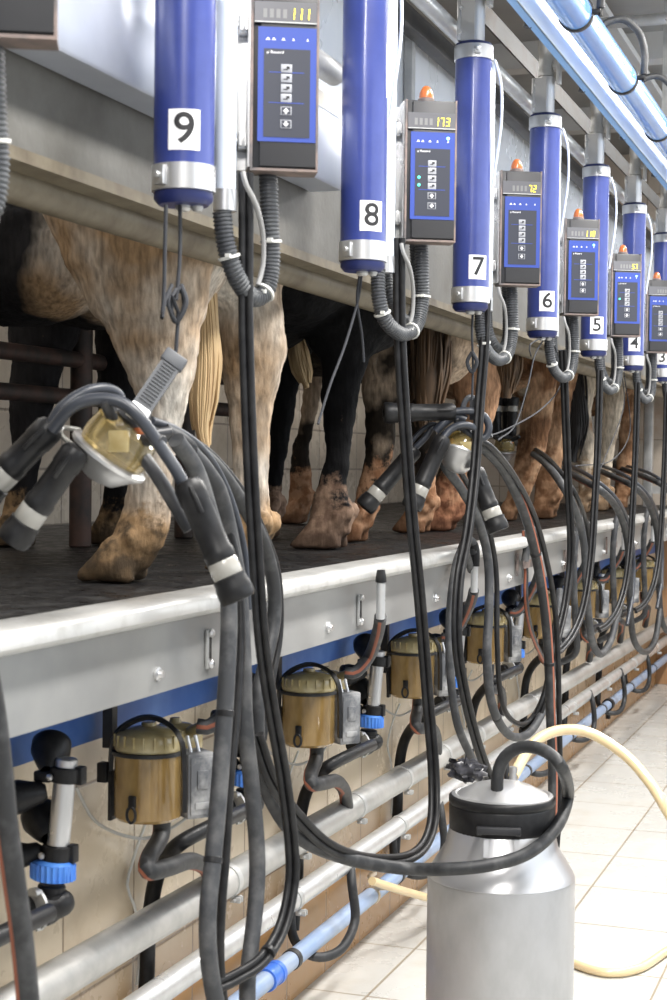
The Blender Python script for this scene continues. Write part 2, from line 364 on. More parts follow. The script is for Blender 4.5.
pr = [(-1.08, zl), (-1.076, zl+.005), (-1.076, zt-.01), (-1.085, zt), (-1.145, zt+.012), (-1.145, zl)]
b = MB(); b.rings([[Vector((x, y0, z)) for x, z in pr], [Vector((x, yc_end, z)) for x, z in pr]], smooth=False); b.build('channel_body', M['box'], bc)
b = MB(); b.box((-1.125, (y0+yc_end)/2, zt+.03), (.03, yc_end-y0, .035)); b.build('top_ledge', mat('cream_ledge', (.6, .56, .48), .5), bc)
p1 = P(317, 62, X=-1.09)
b = MB(); b.tube([Vector((-1.09, y, p1.z)) for y in (y0, 1, yc_end-.02)], .024, 16)
tag(b.build('feed_rail', M['steel_dull']), 'short round grey rail between the box channel and sheet left of cylinder 8', 'rail')
# upper rails
pz = P(498, 72, X=-1.06).z
b = MB(); b.tube([Vector((-1.065, y, pz)) for y in (y0, 2, 5, END_Y-.02)], .021, 16)
tag(b.build('support_rail', M['pipe_s']), 'white galvanised round rail joining the tops of the blue cylinders', 'rail')
z = P(440, 46, X=-1.14).z
b = MB(); b.box((-1.15, (y0+END_Y)/2, z), (.04, END_Y-y0-.05, .05), bev=.003)
tag(b.build('dark_beam', M['darkbeam']), 'dark square steel beam just behind the white round rail', 'beam')
z = P(540, 73, X=-1.12).z
b = MB(); ya, yb = y0, END_Y-.05
pr = [(-1.12, z-.03), (-1.12, z+.03), (-1.17, z+.03), (-1.17, z+.024), (-1.126, z+.024), (-1.126, z-.03)]
b.rings([[Vector((x, ya, zz)) for x, zz in pr], [Vector((x, yb, zz)) for x, zz in pr]], smooth=False)
tag(b.build('angle_beam', M['rust']), 'rust-streaked grey angle beam above the white round rail', 'beam')
bb = thing('hanging_beam', (-.88, 5, 2.465), 'pale blue painted beam running overhead right of the cylinder tops', 'beam')
b = MB(); b.box((-.893, 4.2, 2.520), (.006, 11, .140)); b.build('side_face', M['skybeam'], bb)
b = MB(); b.box((-.905, 4.2, 2.454), (.024, 11, .008)); b.build('bottom_flange', M['skybeam_b'], bb)
vp = thing('vacuum_pipe', (-.815, 5, 2.51), 'glossy light blue plastic vacuum pipe overhead at the upper right', 'pipe')
VZ = P(620, 75, X=-.815).z
b = MB(); b.tube([Vector((-.815, y, VZ)) for y in (-1, 2, 4, 6, END_Y-.02)], .043, 24); b.build('pipe_wall', M['skypipe'], vp)
cl = [P(576, 24, X=-.815).y, P(623, 75, X=-.815).y]; dS = cl[1]-cl[0]
print('clamp spacing', dS)
for k in range(-2, 5):
    y = cl[0]+dS*k
    b = MB(); b.lathe((-.815, y-.009, VZ), [(.0435, 0), (.0475, .002), (.0475, .016), (.0435, .018)], 24, (0, 1, 0)); b.build('clamp_ring', M['darkbeam'], vp)
    b = MB(); b.box((-.765, y, VZ), (.03, .02, .012), bev=.002); b.cyl((-.752, y, VZ-.012), (-.752, y, VZ+.012), .006, 8); b.build('black_tee', M['black'], vp)
    if k < 0: continue
    h = MB(); q = Vector((-.752, y, VZ+.01))
    h.tube(spline([q, q+Vector((0, 0, .07)), q+Vector((-.02, 0, .13)), q+Vector((-.07, -.02, .165)), q+Vector((-.13, -.05, .13)), q+Vector((-.16, -.08, .02)), q+Vector((-.17, -.09, -.06))]), .011, 10, stripe=(0,))
    tag(h.build('vacuum_hose', [M['dusty2'], M['dusty']]), ['black arched hose clamped over the light blue pipe, nearest one', 'black arched hose clamped over the light blue pipe, second one', 'black arched hose clamped over the light blue pipe, farthest at the right edge', 'black arched hose over the light blue pipe beyond the frame edge', 'black arched hose over the light blue pipe at the far end'][k], 'hose', 'arched hoses over the light blue pipe')
    b = MB(); b.box((-.90, y+.06, 2.9), (.03, .02, .66)); b.build('hanger', M['steel_dull'], vp) if k in (0, 3) else None
q_ = P(585, 25, Y=6.2); b = MB(); b.tube([q_, Vector((.8, 6.2, q_.z))], .022, 14)
tag(b.build('cross_pipe', M['pipe_s']), 'pale cross pipe under the ceiling at the upper right', 'pipe')
# ------------------------------------------------------------------ stall posts and rails behind cows
st = thing('stall_railing', (-1.98, 3.6, DECK_Z), 'dark rusty stall posts and rails standing behind the nearest cow', 'railing')
pp = [P(80, 547, Z=DECK_Z), P(184, 538, Z=DECK_Z)]
for i, q in enumerate(pp+[P(274, 520, Z=DECK_Z)]):
    b = MB(); b.cyl(q, q+Vector((0, 0, .9)), .03 if i < 2 else .02, 14); b.build('post', M['post'], st)
d = (pp[1]-pp[0])
for zz in (.40, .50):
    a = pp[0]-d*1.5+Vector((0, 0, zz)); c = pp[1]+d*0.9+Vector((0, 0, zz)); b = MB(); b.tube([a, (a+c)/2, c], .022, 12); b.build('rail', M['post'], st)
# end gate
g = thing('end_gate', (-1.5, END_Y-.5, DECK_Z), 'grey metal gate frame at the far end of the cow platform', 'gate')
for x in (-1.24, -1.40, -1.75):
    b = MB(); b.box((x, END_Y-.45, DECK_Z+.6), (.05, .05, 1.2), bev=.004); b.build('upright', M['steel_dull'], g)
for zz in (.1, .75, 1.15):
    b = MB(); b.box((-1.5, END_Y-.45, DECK_Z+zz), (.5, .035, .045)); b.build('crossbar', M['steel_dull'], g)
M['panel_f'] = mat('panel_front_plate', (.035, .035, .038), .5)
X1 = -1.0; R_T = .0445
def camdir(p):
    v = CAM-Vector(p); v.z = 0; return v.normalized()
def wrap(cx, cy, cz, rad, phi0, pts2d):
    """wrap flat (u,v) points round a vertical tube, phi0 = heading of the centre"""
    out = []
    for u, v, e in pts2d:
        a = phi0+u/rad; out.append(Vector((cx+math.cos(a)*(rad+e), cy+math.sin(a)*(rad+e), cz+v)))
    return out
# ---------------------------------------------------------------- cylinder prototype (built at station 9)
def make_cylinder():
    c = Vector((X1, T0.y, TZ))
    t = thing('lift_cylinder', c, 'x', 'cylinder')
    H = 2.348-TZ; z = c.z
    b = MB(); b.lathe(c, [(R_T, .052), (R_T, H-.03)], 40); b.build('cylinder_tube', M['blue'], t)
    b = MB(); b.lathe(c, [(.02, -.004), (R_T-.008, -.004), (R_T-.001, .004), (R_T-.001, .016), (R_T-.004, .018)], 40); b.build('bottom_cap', M['navy'], t)
    b = MB(); b.lathe(c, [(R_T-.002, .014), (R_T+.0025, .015), (R_T+.0025, .052), (R_T-.002, .053)], 40)
    d = camdir(c); a = math.atan2(d.y, d.x)-.75; e = Vector((math.cos(a), math.sin(a), 0))
    Rz = Matrix.Rotation(a, 3, 'Z')
    b.box(c+e*(R_T+.005)+Vector((0, 0, .034)), (.009, .018, .028), Rz, bev=.001); b.cyl(c+e*(R_T+.004)+Vector((0, 0, .034)), c+e*(R_T+.016)+Vector((0, 0, .034)), .005, 8)
    b.build('bottom_band', M['steel'], t)
    b = MB(); e2 = Vector((.4, -.9, 0)).normalized()
    b.lathe(c+Vector((0, 0, -.012)), [(.008, 0), (.012, .004), (.012, .012)], 12); b.lathe(c+Vector((.018, .01, -.012)), [(.006, 0), (.009, .004), (.009, .012)], 10); b.build('hose_nipple', M['steel_dull'], t)
    b = MB(); b.lathe(c+Vector((0, 0, H-.035)), [(R_T-.002, 0), (R_T+.003, .001), (R_T+.003, .034), (R_T-.002, .035)], 40)
    b.box(c+d*(R_T+.006)+Vector((0, 0, H-.018)), (.012, .016, .018), Matrix.Rotation(math.atan2(d.y, d.x), 3, 'Z'), bev=.002); b.cyl(c+d*(R_T+.008)+Vector((-.008, 0, H-.018)), c+d*(R_T+.018)+Vector((0, 0, H-.018)), .004, 8)
    b.build('top_band', M['steel'], t)
    b = MB(); b.lathe(c+Vector((0, 0, H)), [(R_T-.001, 0), (R_T-.001, .006), (R_T-.012, .010), (.01, .010)], 40); b.build('top_cap', M['navy'], t)
    b = MB(); k = c+Vector((0, 0, H+.06))
    b.lathe(k+Vector((0, 0, -.05)), [(.026, 0), (.026, .105)], 24)
    b.box(k+Vector((-.03, -.012, 0)), (.008, .045, .1), bev=.002); b.box(k+Vector((-.012, -.028, 0)), (.042, .004, .1))
    for dz in (-.03, .03): b.cyl(k+Vector((-.026, -.028, dz)), k+Vector((-.026, -.04, dz)), .005, 8)
    b.build('mounting_bracket', M['steel'], t)
    b = MB(); b.lathe(k+Vector((0, 0, .055)), [(.02, 0), (.024, .003), (.024, .02), (.021, .024), (.021, .075), (.024, .079), (.024, .11), (.02, .114)], 24)
    b.box(k+Vector((.038, .0, .07)), (.012, .03, .07), bev=.002); b.box(k+Vector((.027, .0, .09)), (.02, .012, .012))
    b.build('air_valve', M['steel_dull'], t)
    b = MB(); q = k+Vector((-.004, 0, .165)); b.tube(spline([q, q+Vector((-.004, 0, .06)), q+Vector((-.02, .02, .14)), q+Vector((-.06, .04, .2))]), .012, 10, stripe=(0,)); b.build('air_hose', [M['dusty'], M['orange']], t)
    # side pipe carrying the pulse hoses
    s = Vector((P(225, 200, X=-1.0).x, P(225, 200, X=-1.0).y, P(225, 212, X=-1.0).z))
    b = MB(); b.lathe(s, [(.0165, .03), (.0165, 2.34-s.z)], 20); sp_ = b.build('side_pipe', M['white_pl'], t)
    b = MB(); b.lathe(s, [(.0165, 0), (.0185, .001), (.0185, .034), (.0165, .035)], 20); b.build('pipe_collar', M['steel'], sp_)
    # thin clear air line beside the tube
    q = c+Vector((.052, .02, 0)); b = MB()
    b.tube(spline([q+Vector((-.004, 0, H-.03)), q+Vector((.012, 0, H-.09)), q+Vector((.014, 0, H-.18)), q+Vector((.002, 0, H-.28)), q+Vector((-.006, 0, H-.34))]), .0035, 8); b.build('air_line', M['white_pl'], t)
    return t
cyl0 = make_cylinder()
def number_plate(t, txt, off):
    c = Vector(t.location); d = camdir(c); a = math.atan2(d.y, d.x)+off
    b = MB(); n = 10; w, h = .047, .0585; zc = .0985
    top = wrap(c.x, c.y, c.z+zc, R_T, a, [(-w/2+w*i/n, h/2, .0008) for i in range(n+1)])
    bot = wrap(c.x, c.y, c.z+zc, R_T, a, [(-w/2+w*i/n, -h/2, .0008) for i in range(n+1)])
    ti = wrap(c.x, c.y, c.z+zc, R_T, a, [(-w/2+w*i/n, h/2, -.0006) for i in range(n+1)])
    bi = wrap(c.x, c.y, c.z+zc, R_T, a, [(-w/2+w*i/n, -h/2, -.0006) for i in range(n+1)])
    b.rings([[top[i], bot[i], bi[i], ti[i]] for i in range(n+1)], smooth=False)
    pl = b.build('number_plate', M['white'], t)
    vs, fs = text_mesh(txt, .062)
    b = MB(); b.add(wrap(c.x, c.y, c.z+zc, R_T, a, [(v.x*1.05, v.y, .0013) for v in vs]), fs)
    b.build('numeral', M['ink'], pl)
# ---------------------------------------------------------------- control panel
PA = math.radians(27)
PN = Vector((math.sin(PA), -math.cos(PA), 0)); PR = Vector((math.cos(PA), math.sin(PA), 0)); PU = Vector((0, 0, 1))
PROT = Matrix((PR, PU, PN)).transposed()
pc8 = P(431, 170, X=-.925); PC0 = pc8-Vector((0, S, 0))
PW, PH, PD = .102, .288, .05
def pl(u, v, n, c): return c+PR*u+PU*v+PN*n
def pbox(b, c, u0, v0, u1, v1, n0, n1, mi=0, bev=0):
    b.box(pl((u0+u1)/2, (v0+v1)/2, (n0+n1)/2, c), (abs(u1-u0), abs(v1-v0), abs(n1-n0)), PROT, mi, bev)
SEG = {'0': 'abcdef', '1': 'bc', '2': 'abged', '3': 'abgcd', '4': 'fgbc', '5': 'afgcd', '6': 'afgedc', '7': 'abc', '8': 'abcdefg', '9': 'abcdfg'}
def fx(x): return (x-217.5)/265.0*PW      # panel-8 crop coordinates to panel local
def fy(y): return PH/2-(y-128)/835.0*PH
def make_panel(c, txt, led_cyan, leds, lamp=True):
    t = thing('control_panel', c, 'x', 'control panel')
    b = MB(); pbox(b, c, -PW/2, -PH/2, PW/2, PH/2, -PD, -.006, 0, .004); hs = b.build('housing', M['panel_b'], t)
    b = MB()
    pbox(b, c, -PW/2-.003, -PH/2, -PW/2+.001, PH/2, -PD-.004, -.001, 0); pbox(b, c, PW/2-.001, -PH/2, PW/2+.0025, PH/2, -.02, -.001, 0)
    pbox(b, c, -PW/2-.003, -PH/2-.003, PW/2+.0025, -PH/2+.001, -PD, -.001)
    b.build('metal_edge', M['panel_c'], t)
    b = MB(); pbox(b, c, -PW/2+.012, -PH/2+.004, PW/2-.001, PH/2-.004, -.007, 0, 0, .0015); fp = b.build('front_plate', M['panel_f'], t)
    b = MB(); pbox(b, c, fx(90), fy(300), fx(345), fy(207), -.001, .0012, 0); pbox(b, c, fx(90), fy(303), fx(345), fy(298), 0, .003, 1); dw = b.build('display', [M['lcd'], M['steel_dull']], t)
    # digits
    b = MB(); gh = .017; gw = .0092; n = len(txt.replace('.', '')); u = fx(318); cells = []
    x = u
    for ch in reversed(txt):
        if ch == '.':
            pbox(b, c, x+.0005, fy(280)-.0, x+.0022, fy(280)+.0017, .0012, .0018); continue
        x0 = x-gw; z0 = fy(284); th = .0016
        bars = {'a': (x0, z0+gh-th, x0+gw-.002, z0+gh), 'd': (x0, z0, x0+gw-.002, z0+th), 'g': (x0, z0+gh/2-th/2, x0+gw-.002, z0+gh/2+th/2), 'f': (x0, z0+gh/2, x0+th, z0+gh), 'e': (x0, z0, x0+th, z0+gh/2), 'b': (x0+gw-.002-th, z0+gh/2, x0+gw-.002, z0+gh), 'c': (x0+gw-.002-th, z0, x0+gw-.002, z0+gh/2)}
        for sgm in SEG[ch]:
            q = bars[sgm]; sl = (q[1]+q[3])/2-z0
            pbox(b, c, q[0]+sl*.1, q[1], q[2]+sl*.1, q[3], .0012, .0018)
        x -= gw+.0024
    b.build('digits', M['digit'], dw)
    b = MB()
    for i in range(4):
        pbox(b, c, x-gw+.001-i*(gw+.0012), fy(280), x-.002-i*(gw+.0012), fy(240), .0012, .0014)
    b.build('unlit_digits', M['digit_off'], dw)
    b = MB(); pbox(b, c, fx(106), fy(840), fx(345), fy(322), -.001, .0012); kp = b.build('keypad', M['panel_blue'], t)
    b = MB(); pbox(b, c, fx(130), fy(820), fx(320), fy(420), .001, .0018); 
    for yy in (526, 664): pbox(b, c, fx(150), fy(yy+2), fx(295), fy(yy-2), .0018, .0021, 1)
    b.build('dark_field', [M['panel_d'], M['panel_blue']], kp)
    b = MB()
    for xx, ww in ((146, 18), (170, 16), (209, 16), (250, 10), (308, 10)):
        pbox(b, c, fx(xx-ww/2), fy(381), fx(xx+ww/2), fy(378), .0012, .0015); pbox(b, c, fx(xx-ww/4), fy(378), fx(xx+ww/4), fy(370), .0012, .0015)
    vs, fs = text_mesh('µ Record', .0062)
    b.add([pl(fx(176)+v.x*1.15, fy(436)+v.y, .0021, c) for v in vs], fs)
    b.build('panel_print', M['white'], kp)
    for i, yy in enumerate((508, 552, 598, 642, 700, 760)):
        b = MB(); pbox(b, c, fx(200), fy(yy+19), fx(245), fy(yy-19), .0018, .0028, 0, .0004)
        if i < 4:
            pbox(b, c, fx(210), fy(yy+8), fx(228), fy(yy+3), .0028, .0031, 1); pbox(b, c, fx(222), fy(yy+3), fx(236), fy(yy-9), .0028, .0031, 1)
        else:
            pbox(b, c, fx(204), fy(yy+16), fx(241), fy(yy-16), .0028, .003, 2)
            sgn = 1 if i == 4 else -1
            q = [pl(fx(222)+a, fy(yy)+s_*sgn, .0033, c) for a, s_ in ((-.005, -.001), (0, .0045), (.005, -.001), (.0018, -.001), (.0018, -.0042), (-.0018, -.0042), (-.0018, -.001))]
            b.add(q, [[0, 6, 3, 2, 1][::-1], [6, 5, 4, 3][::-1]], 3)
        b.build('button', [M['btn'], M['panel_b'], M['panel_d'], M['white']], kp)
    for i, yy in enumerate((592, 637)):
        if leds[i]:
            b = MB(); b.lathe(pl(fx(152), fy(yy), .0015, c), [(.0030, 0), (.0026, .0014), (.0008, .002)], 10, PN); b.build('indicator_light', M['teal'], kp)
    if led_cyan:
        b = MB(); b.lathe(pl(fx(308), fy(356), .001, c), [(.0034, 0), (.003, .0014), (.0008, .002)], 10, PN); b.build('indicator_light', M['cyan'], kp)
    if lamp:
        q = pl(fx(200), PH/2, -.028, c); b = MB(); b.lathe(q, [(.0175, 0), (.0175, .006), (.015, .008)], 20); b.build('lamp_base', M['panel_c'], t)
        b = MB(); b.lathe(q, [(.015, .006), (.015, .013), (.0135, .02), (.011, .026), (.008, .031), (.004, .0335), (.0005, .034)], 20); b.build('lamp_dome', M['lamp'], t)
    # mounting strip and toggle clips to the side pipe
    b = MB(); pbox(b, c, -PW/2-.022, -PH/2+.006, -PW/2-.002, PH/2-.006, -PD-.012, -PD-.006); pbox(b, c, -PW/2-.006, -PH/2+.004, -PW/2-.002, PH/2-.002, -PD-.006, -.012); b.build('mounting_strip', M['steel'], t)
    for v in (-.095, .088):
        b = MB(); pbox(b, c, -PW/2-.020, v-.014, -PW/2-.006, v+.014, -.052, -.03, 0, .0015); pbox(b, c, -PW/2-.034, v-.004, -PW/2-.018, v+.004, -.048, -.038, 0, .001)
        pbox(b, c, -PW/2-.018, v-.01, -PW/2-.014, v+.012, -.03, -.024); pbox(b, c, -PW/2-.010, v-.01, -PW/2-.007, v+.012, -.03, -.024)
        b.build('toggle_clip', M['steel'], t)
    return t
# ---------------------------------------------------------------- conduit hoses under panel (traced at 9, copied)
def corr_tube(b, pts, r, pitch=.0062, mi=0):
    L = [0]; 
    for i in range(1, len(pts)): L.append(L[-1]+(pts[i]-pts[i-1]).length)
    n = int(L[-1]/pitch*4); out = []; j = 0; rr = []
    for i in range(n+1):
        s = L[-1]*i/n
        while j < len(L)-2 and L[j+1] < s: j += 1
        f = (s-L[j])/max(1e-9, L[j+1]-L[j]); out.append(pts[j].lerp(pts[j+1], min(1, f)))
        rr.append(r*(1.0 if (i % 4) in (0, 1) else .88))
    b.tube(out, rr, 12, mi=mi)
def tie_at(pts, f, r, name, parent):
    i = max(1, min(len(pts)-2, int(f*len(pts)))); t = (pts[i+1]-pts[i-1]).normalized(); b = MB()
    b.lathe(pts[i]-t*.0025, [(r, 0), (r+.002, .0005), (r+.002, .0045), (r, .005)], 14, t)
    n = t.cross(Vector((0, 0, 1))); n = n.normalized() if n.length > .1 else Vector((1, 0, 0))
    b.box(pts[i]+Vector((.3, -.9, 0)).normalized()*(r+.003), (.008, .006, .006))
    b.build(name, M['tie'], parent)
def make_conduit(k):
    """two corrugated conduits looping from the side pipe up behind the panel"""
    big = px([(222, 212, -1.0), (226, 245, -.995), (236, 276, -.985), (252, 297, -.975), (266, 290, -.965), (271, 262, -.96), (270, 225, -.96), (269, 195, -.962), (268, 174, -.965)])
    sh = Vector((0, S*k, 0))
    if k >= 1: big = [p-Vector((0, S, 0)) for p in px([(378, 270, -1.0), (379, 298, -.995), (386, 321, -.985), (402, 334, -.97), (416, 326, -.96), (422, 302, -.955), (422, 272, -.955), (421, 240, -.96)])]
    t = thing('corrugated_conduit', big[3]+sh, 'x', 'hose')
    p = [q+sh for q in spline(big, .006)]
    b = MB(); corr_tube(b, p, .0155); b.build('conduit_wall', M['corr'], t)
    for f in (.2, .5, .72): tie_at(p, f, .0158, 'cable_tie', t)
    g = px([(243, 172, -.965), (246, 185, -.96), (256, 205, -.955), (263, 235, -.96), (263, 265, -.965), (258, 285, -.97)])
    b = MB(); b.tube([q+sh for q in spline(g, .012)], .0042, 8); b.build('grey_cable', M['grey_cable'], t)
    if k >= 1:
        p2 = [p-Vector((0, S, 0)) for p in px([(390, 262, -1.02), (391, 292, -1.01), (397, 312, -1.0), (408, 322, -.99), (416, 310, -.98), (417, 280, -.98), (415, 242, -.98)])]
        b = MB(); corr_tube(b, [q+sh for q in spline(p2, .008)], .0135); b.build('inner_conduit', M['corr'], t)
    return t
NUM = {0: ('9', -.0, '111', 0, (0, 0)), 1: ('8', .38, '173', 1, (1, 1)), 2: ('7', .42, '7.2', 0, (0, 0)), 3: ('6', .32, '110', 1, (0, 0)), 4: ('5', .25, '5.7', 1, (1, 0)), 5: ('4', .2, '9', 0, (0, 0)), 6: ('3', 0, '8.4', 0, (0, 0))}
cyls = {}
for k in range(1, 7):
    n = NUM[k][0]
    cyls[k] = copy_tree(cyl0, (0, S*k, 0), 'blue upright lift cylinder carrying the white number %s plate' % n)
cyls[0] = cyl0; cyl0['label'] = 'blue upright lift cylinder carrying the white number 9 plate, nearest of the row'
for k in range(0, 7):
    number_plate(cyls[k], NUM[k][0], NUM[k][1]); cyls[k]['group'] = 'numbered blue cylinders'
for k in range(-1, 7):
    n, o, txt, cy, ld = NUM.get(k, ('10', 0, '888', 0, (0, 0)))
    if k == 6 and PC0.y+S*k > END_Y: continue
    t = make_panel(PC0+Vector((0, S*k, 0)), txt, cy, ld)
    t['group'] = 'control panels beside the cylinders'
    t['label'] = {-1: 'black control panel cut off at the top left corner', 0: 'largest fully seen black control panel, right of the 9 cylinder, reading 111', 1: 'black control panel between cylinders 8 and 7 reading 173', 2: 'black control panel right of cylinder 7 reading 7.2', 3: 'black control panel right of cylinder 6 reading 110', 4: 'black control panel right of cylinder 5 reading 5.7', 5: 'black control panel right of cylinder 4 at the picture edge', 6: 'black control panel beyond cylinder 3 at the far end'}[k]
    t = make_conduit(k); t['group'] = 'corrugated conduits below the panels'
    t['label'] = {-1: 'black corrugated conduit at the left edge under the cut-off panel'}.get(k, 'black corrugated conduit looping below the panel beside cylinder %s' % n)
# ---------------------------------------------------------------- pull cords
def cord(pts_list, name, label, r=.0026, hook=None, m='cord'):
    t = thing(name, pts_list[0][0], label, 'cord', 'pull cords under the cylinders')
    for pts in pts_list:
        b = MB(); b.tube(spline(pts, .012), r, 7); b.build('strand', M[m], t)
    if hook: 
        a, c_, r_ = hook; b = MB(); b.tube(spline([a, (a+c_)/2+Vector((.012, 0, 0)), c_, (a+c_)/2-Vector((.012, 0, 0)), a+Vector((0, .002, 0))], .006), r_, 8); b.build('cord_loop', M[m], t)
    return t
XC_ = -1.0
cord([px([(166, 205), (165, 240), (164, 290), (162, 318), (165, 300), (172, 285)], XC_), px([(180, 205), (180, 250), (178, 282), (176, 300)], XC_), px([(170, 290), (168, 305), (176, 322), (184, 305), (180, 288), (172, 296), (178, 312), (177, 335), (176, 352)], XC_)], 'pull_cord', 'grey knotted pull cord hanging from the 9 cylinder to the nearest cluster', .0030, (P(181, 285, X=XC_), P(176, 322, X=XC_), .004))
cord([px([(362, 272), (358, 300), (345, 345), (330, 385), (318, 424)], -1.02), px([(360, 272), (357, 300), (362, 335), (364, 362)], -1.02)], 'pull_cord', 'dark forked pull cord hanging from the 8 cylinder over the black leg', .0026)
cord([px([(473, 309), (472, 335), (473, 365), (472, 400)], XC_)], 'pull_cord', 'thin pull cord hanging from the 7 cylinder to the second cluster', .003, (P(472, 352, X=XC_), P(472, 372, X=XC_), .005))
cord([px([(546, 336), (535, 355), (528, 385), (515, 425), (498, 440)], XC_), px([(545, 336), (556, 350), (560, 385), (540, 410), (505, 430), (484, 437)], XC_), px([(544, 336), (530, 345), (531, 356)], XC_)], 'pull_cord', 'thin dark pull cords fanning from the 6 cylinder', .0022)
cord([px([(622, 372), (623, 410), (600, 470)], XC_), px([(624, 372), (630, 430), (612, 460), (575, 466)], XC_)], 'pull_cord', 'thin dark pull cords fanning below the 4 cylinder', .002)
# ---------------------------------------------------------------- milk meters with amber jars, traced at the nearest one
XJ = -1.27
jb = P(148, 818, X=XJ); jt = P(148, 752, X=XJ)
JY = jb.y; JZ0 = jb.z; JZ1 = jt.z; JR = .0625
print('jar', JY, JZ0, JZ1)
wj = depth(jb)
def J(x, y, dn=0.0):
    """point near the first jar, in the plane through it (moved dn towards the pit)"""
    return P(x, y, w=wj-dn)
OUT = []
def make_meter():
    c = Vector((XJ, JY, JZ0)); hj = JZ1-JZ0
    t = thing('milk_meter', c, 'x', 'milk meter')
    b = MB(); b.lathe(c, [(.02, 0), (JR-.008, 0), (JR-.002, .006), (JR-.001, hj-.002), (JR-.004, hj)], 40); b.build('jar', M['amber'], t)
    b = MB(); b.lathe(c, [(JR-.006, .006), (JR-.004, .012), (JR-.004, .045), (.03, .05), (.0, .05)], 32)
    b.build('milk_residue', mat('milk_residue', (.34, .22, .1), .5), t)
    b = MB(); b.lathe(c, [(JR-.004, hj-.003), (JR+.003, hj-.002), (JR+.003, hj+.004), (JR-.004, hj+.005)], 40); b.build('gasket', M['dusty'], t)
    prof = [(JR-.002, hj+.005), (JR, hj+.010), (JR-.002, hj+.032), (JR-.009, hj+.039), (.03, hj+.045), (.014, hj+.048), (.013, hj+.054), (.001, hj+.055)]
    b = MB(); b.lathe(c, prof, 40)
    for j in range(20):
        a = 2*math.pi*j/20; b.box(c+Vector((math.cos(a)*(JR-.0005), math.sin(a)*(JR-.0005), hj+.024)), (.004, .003, .022), Matrix.Rotation(a, 3, 'Z'))
    b.build('jar_lid', M['amber_lid'], t)
    # handle strap
    hd = MB(); pts = spline([J(112, 815, .0), J(111, 760, .0), J(117, 733, .01), J(142, 718, .03), J(165, 722, .05), J(181, 740, .07), J(184, 770, .075), J(184, 812, .075)], .01)
    rg = []
    for i, p in enumerate(pts):
        tt = (pts[min(i+1, len(pts)-1)]-pts[max(0, i-1)]).normalized(); n = Vector((.55, -.83, 0)); n = (n-tt*n.dot(tt)).normalized(); u = tt.cross(n)
        rg.append([p+n*a*.009+u*e*.004 for a, e in ((-1, -1), (1, -1), (1, 1), (-1, 1))])
    hd.rings(rg, smooth=False); hd.build('handle', M['black'], t)
    b = MB(); q = J(104, 772, 0); b.box(q, (.02, .02, .036), bev=.002); b.box(J(112, 795), (.008, .02, .09), bev=.002); b.build('hinge_block', M['black'], t)
    # clip at the foot
    b = MB(); q = P(131, 822, w=wj-.062); b.tube([q+Vector((math.cos(a)*.0085, 0, math.sin(a)*.014+.012)) for a in [2*math.pi*i/16 for i in range(16)]], .0028, 7, closed=True); b.box(q+Vector((0, .004, .034)), (.014, .008, .022), bev=.002); b.build('foot_clip', M['black'], t)
    # pulsator box
    R = Matrix.Rotation(math.radians(52), 3, 'Z'); q = P(194, 783, w=wj+.015)
    b = MB(); b.box(q, (.055, .06, .118), R, 0, .004); e = R @ Vector((0, -1, 0))
    b.box(q+e*.031+Vector((0, 0, 0)), (.046, .004, .104), R, 0, .0015); b.box(q+e*.034+Vector((0, 0, .012)), (.022, .004, .034), R, 0, .0015)
    b.box(q+e*.034+Vector((0, 0, -.035)), (.03, .003, .012), R, 0, .001); pb = b.build('pulsator_box', M['pulsator'], t)
    for dx in (-.012, .004):
        b = MB(); a0 = q+R @ Vector((dx, -.01, .058)); b.cyl(a0, a0+Vector((-.008, 0, .03)), .0035, 8); b.build('metal_nipple', M['steel'], pb)
    # rear dome with outlet
    q = P(175, 733, w=wj+.10); b = MB(); b.lathe(q+Vector((0, 0, -.035)), [(.05, 0), (.052, .012), (.052, .032), (.047, .04), (.03, .052), (.012, .055), (.009, .064), (.001, .065)], 28); b.build('rear_dome', M['amber_lid'], t)
    b = MB(); b.lathe(q+Vector((0, 0, -.12)), [(.03, 0), (.036, .01), (.038, .085)], 24); b.build('rear_chamber', M['amber'], t)
    o0 = P(190, 732, w=wj+.07); o1 = P(203, 727, w=wj+.05); OUT.append(o1.copy()); b = MB(); b.tube([o0, (o0+o1)/2, o1], .011, 12); b.build('outlet_spout', M['amber_lid'], t)
    b = MB(); b.box(P(110, 720, w=wj+.04), (.02, .02, .1)); b.build('hanger_bracket', M['darkbeam'], t)
    return t
m0 = make_meter()
def make_outlet():
    """grey hose from the meter dome, rising in front of the kerb beam"""
    sh = -S
    q0 = OUT[0]+Vector((0, S, 0)); P2 = [q0-Vector((.012, -.0, -.001)), q0+Vector((.012, .012, .002))]+px([ (370, 655, -1.17), (378, 632, -1.115), (380.5, 617, -1.09)])
    t = thing('riser_hose', P2[0]+Vector((0, sh, 0)), 'x', 'hose'); o = Vector((0, sh, 0))
    b = MB(); b.tube([p+o for p in spline(P2, .008)], .0145, 12, stripe=(0,), ref=(.5, -1, .4)); b.build('hose_wall', [M['dusty2'], M['orange']], t)
    a = P(380.5, 619, X=-1.088)+o; c = P(381, 582, X=-1.085)+o; d = P(381, 570, X=-1.085)+o
    b = MB(); b.cyl(a, c, .010, 14); b.build('steel_stub', M['pipe_s'], t)
    return t, c, d, a
def tip(t, c, d):
    b = MB(); b.tube([c, c.lerp(d, .4), d], [.0125, .012, .009], 12); b.build('black_tip', M['black'], t)
def bend(t, c, out):
    b = MB(); b.tube(spline([c-Vector((0, 0, .012)), c+Vector((0, 0, .03))]+[c+Vector(v) for v in out[:1]], .008), .0135, 12); b.build('rubber_elbow', M['black'], t)
    b = MB(); b.tube(spline([c+Vector((0, 0, .02))]+[c+Vector(v) for v in out], .01), .0125, 12, stripe=(5,)); b.build('hose_return', [M['dusty2'], M['orange']], t)
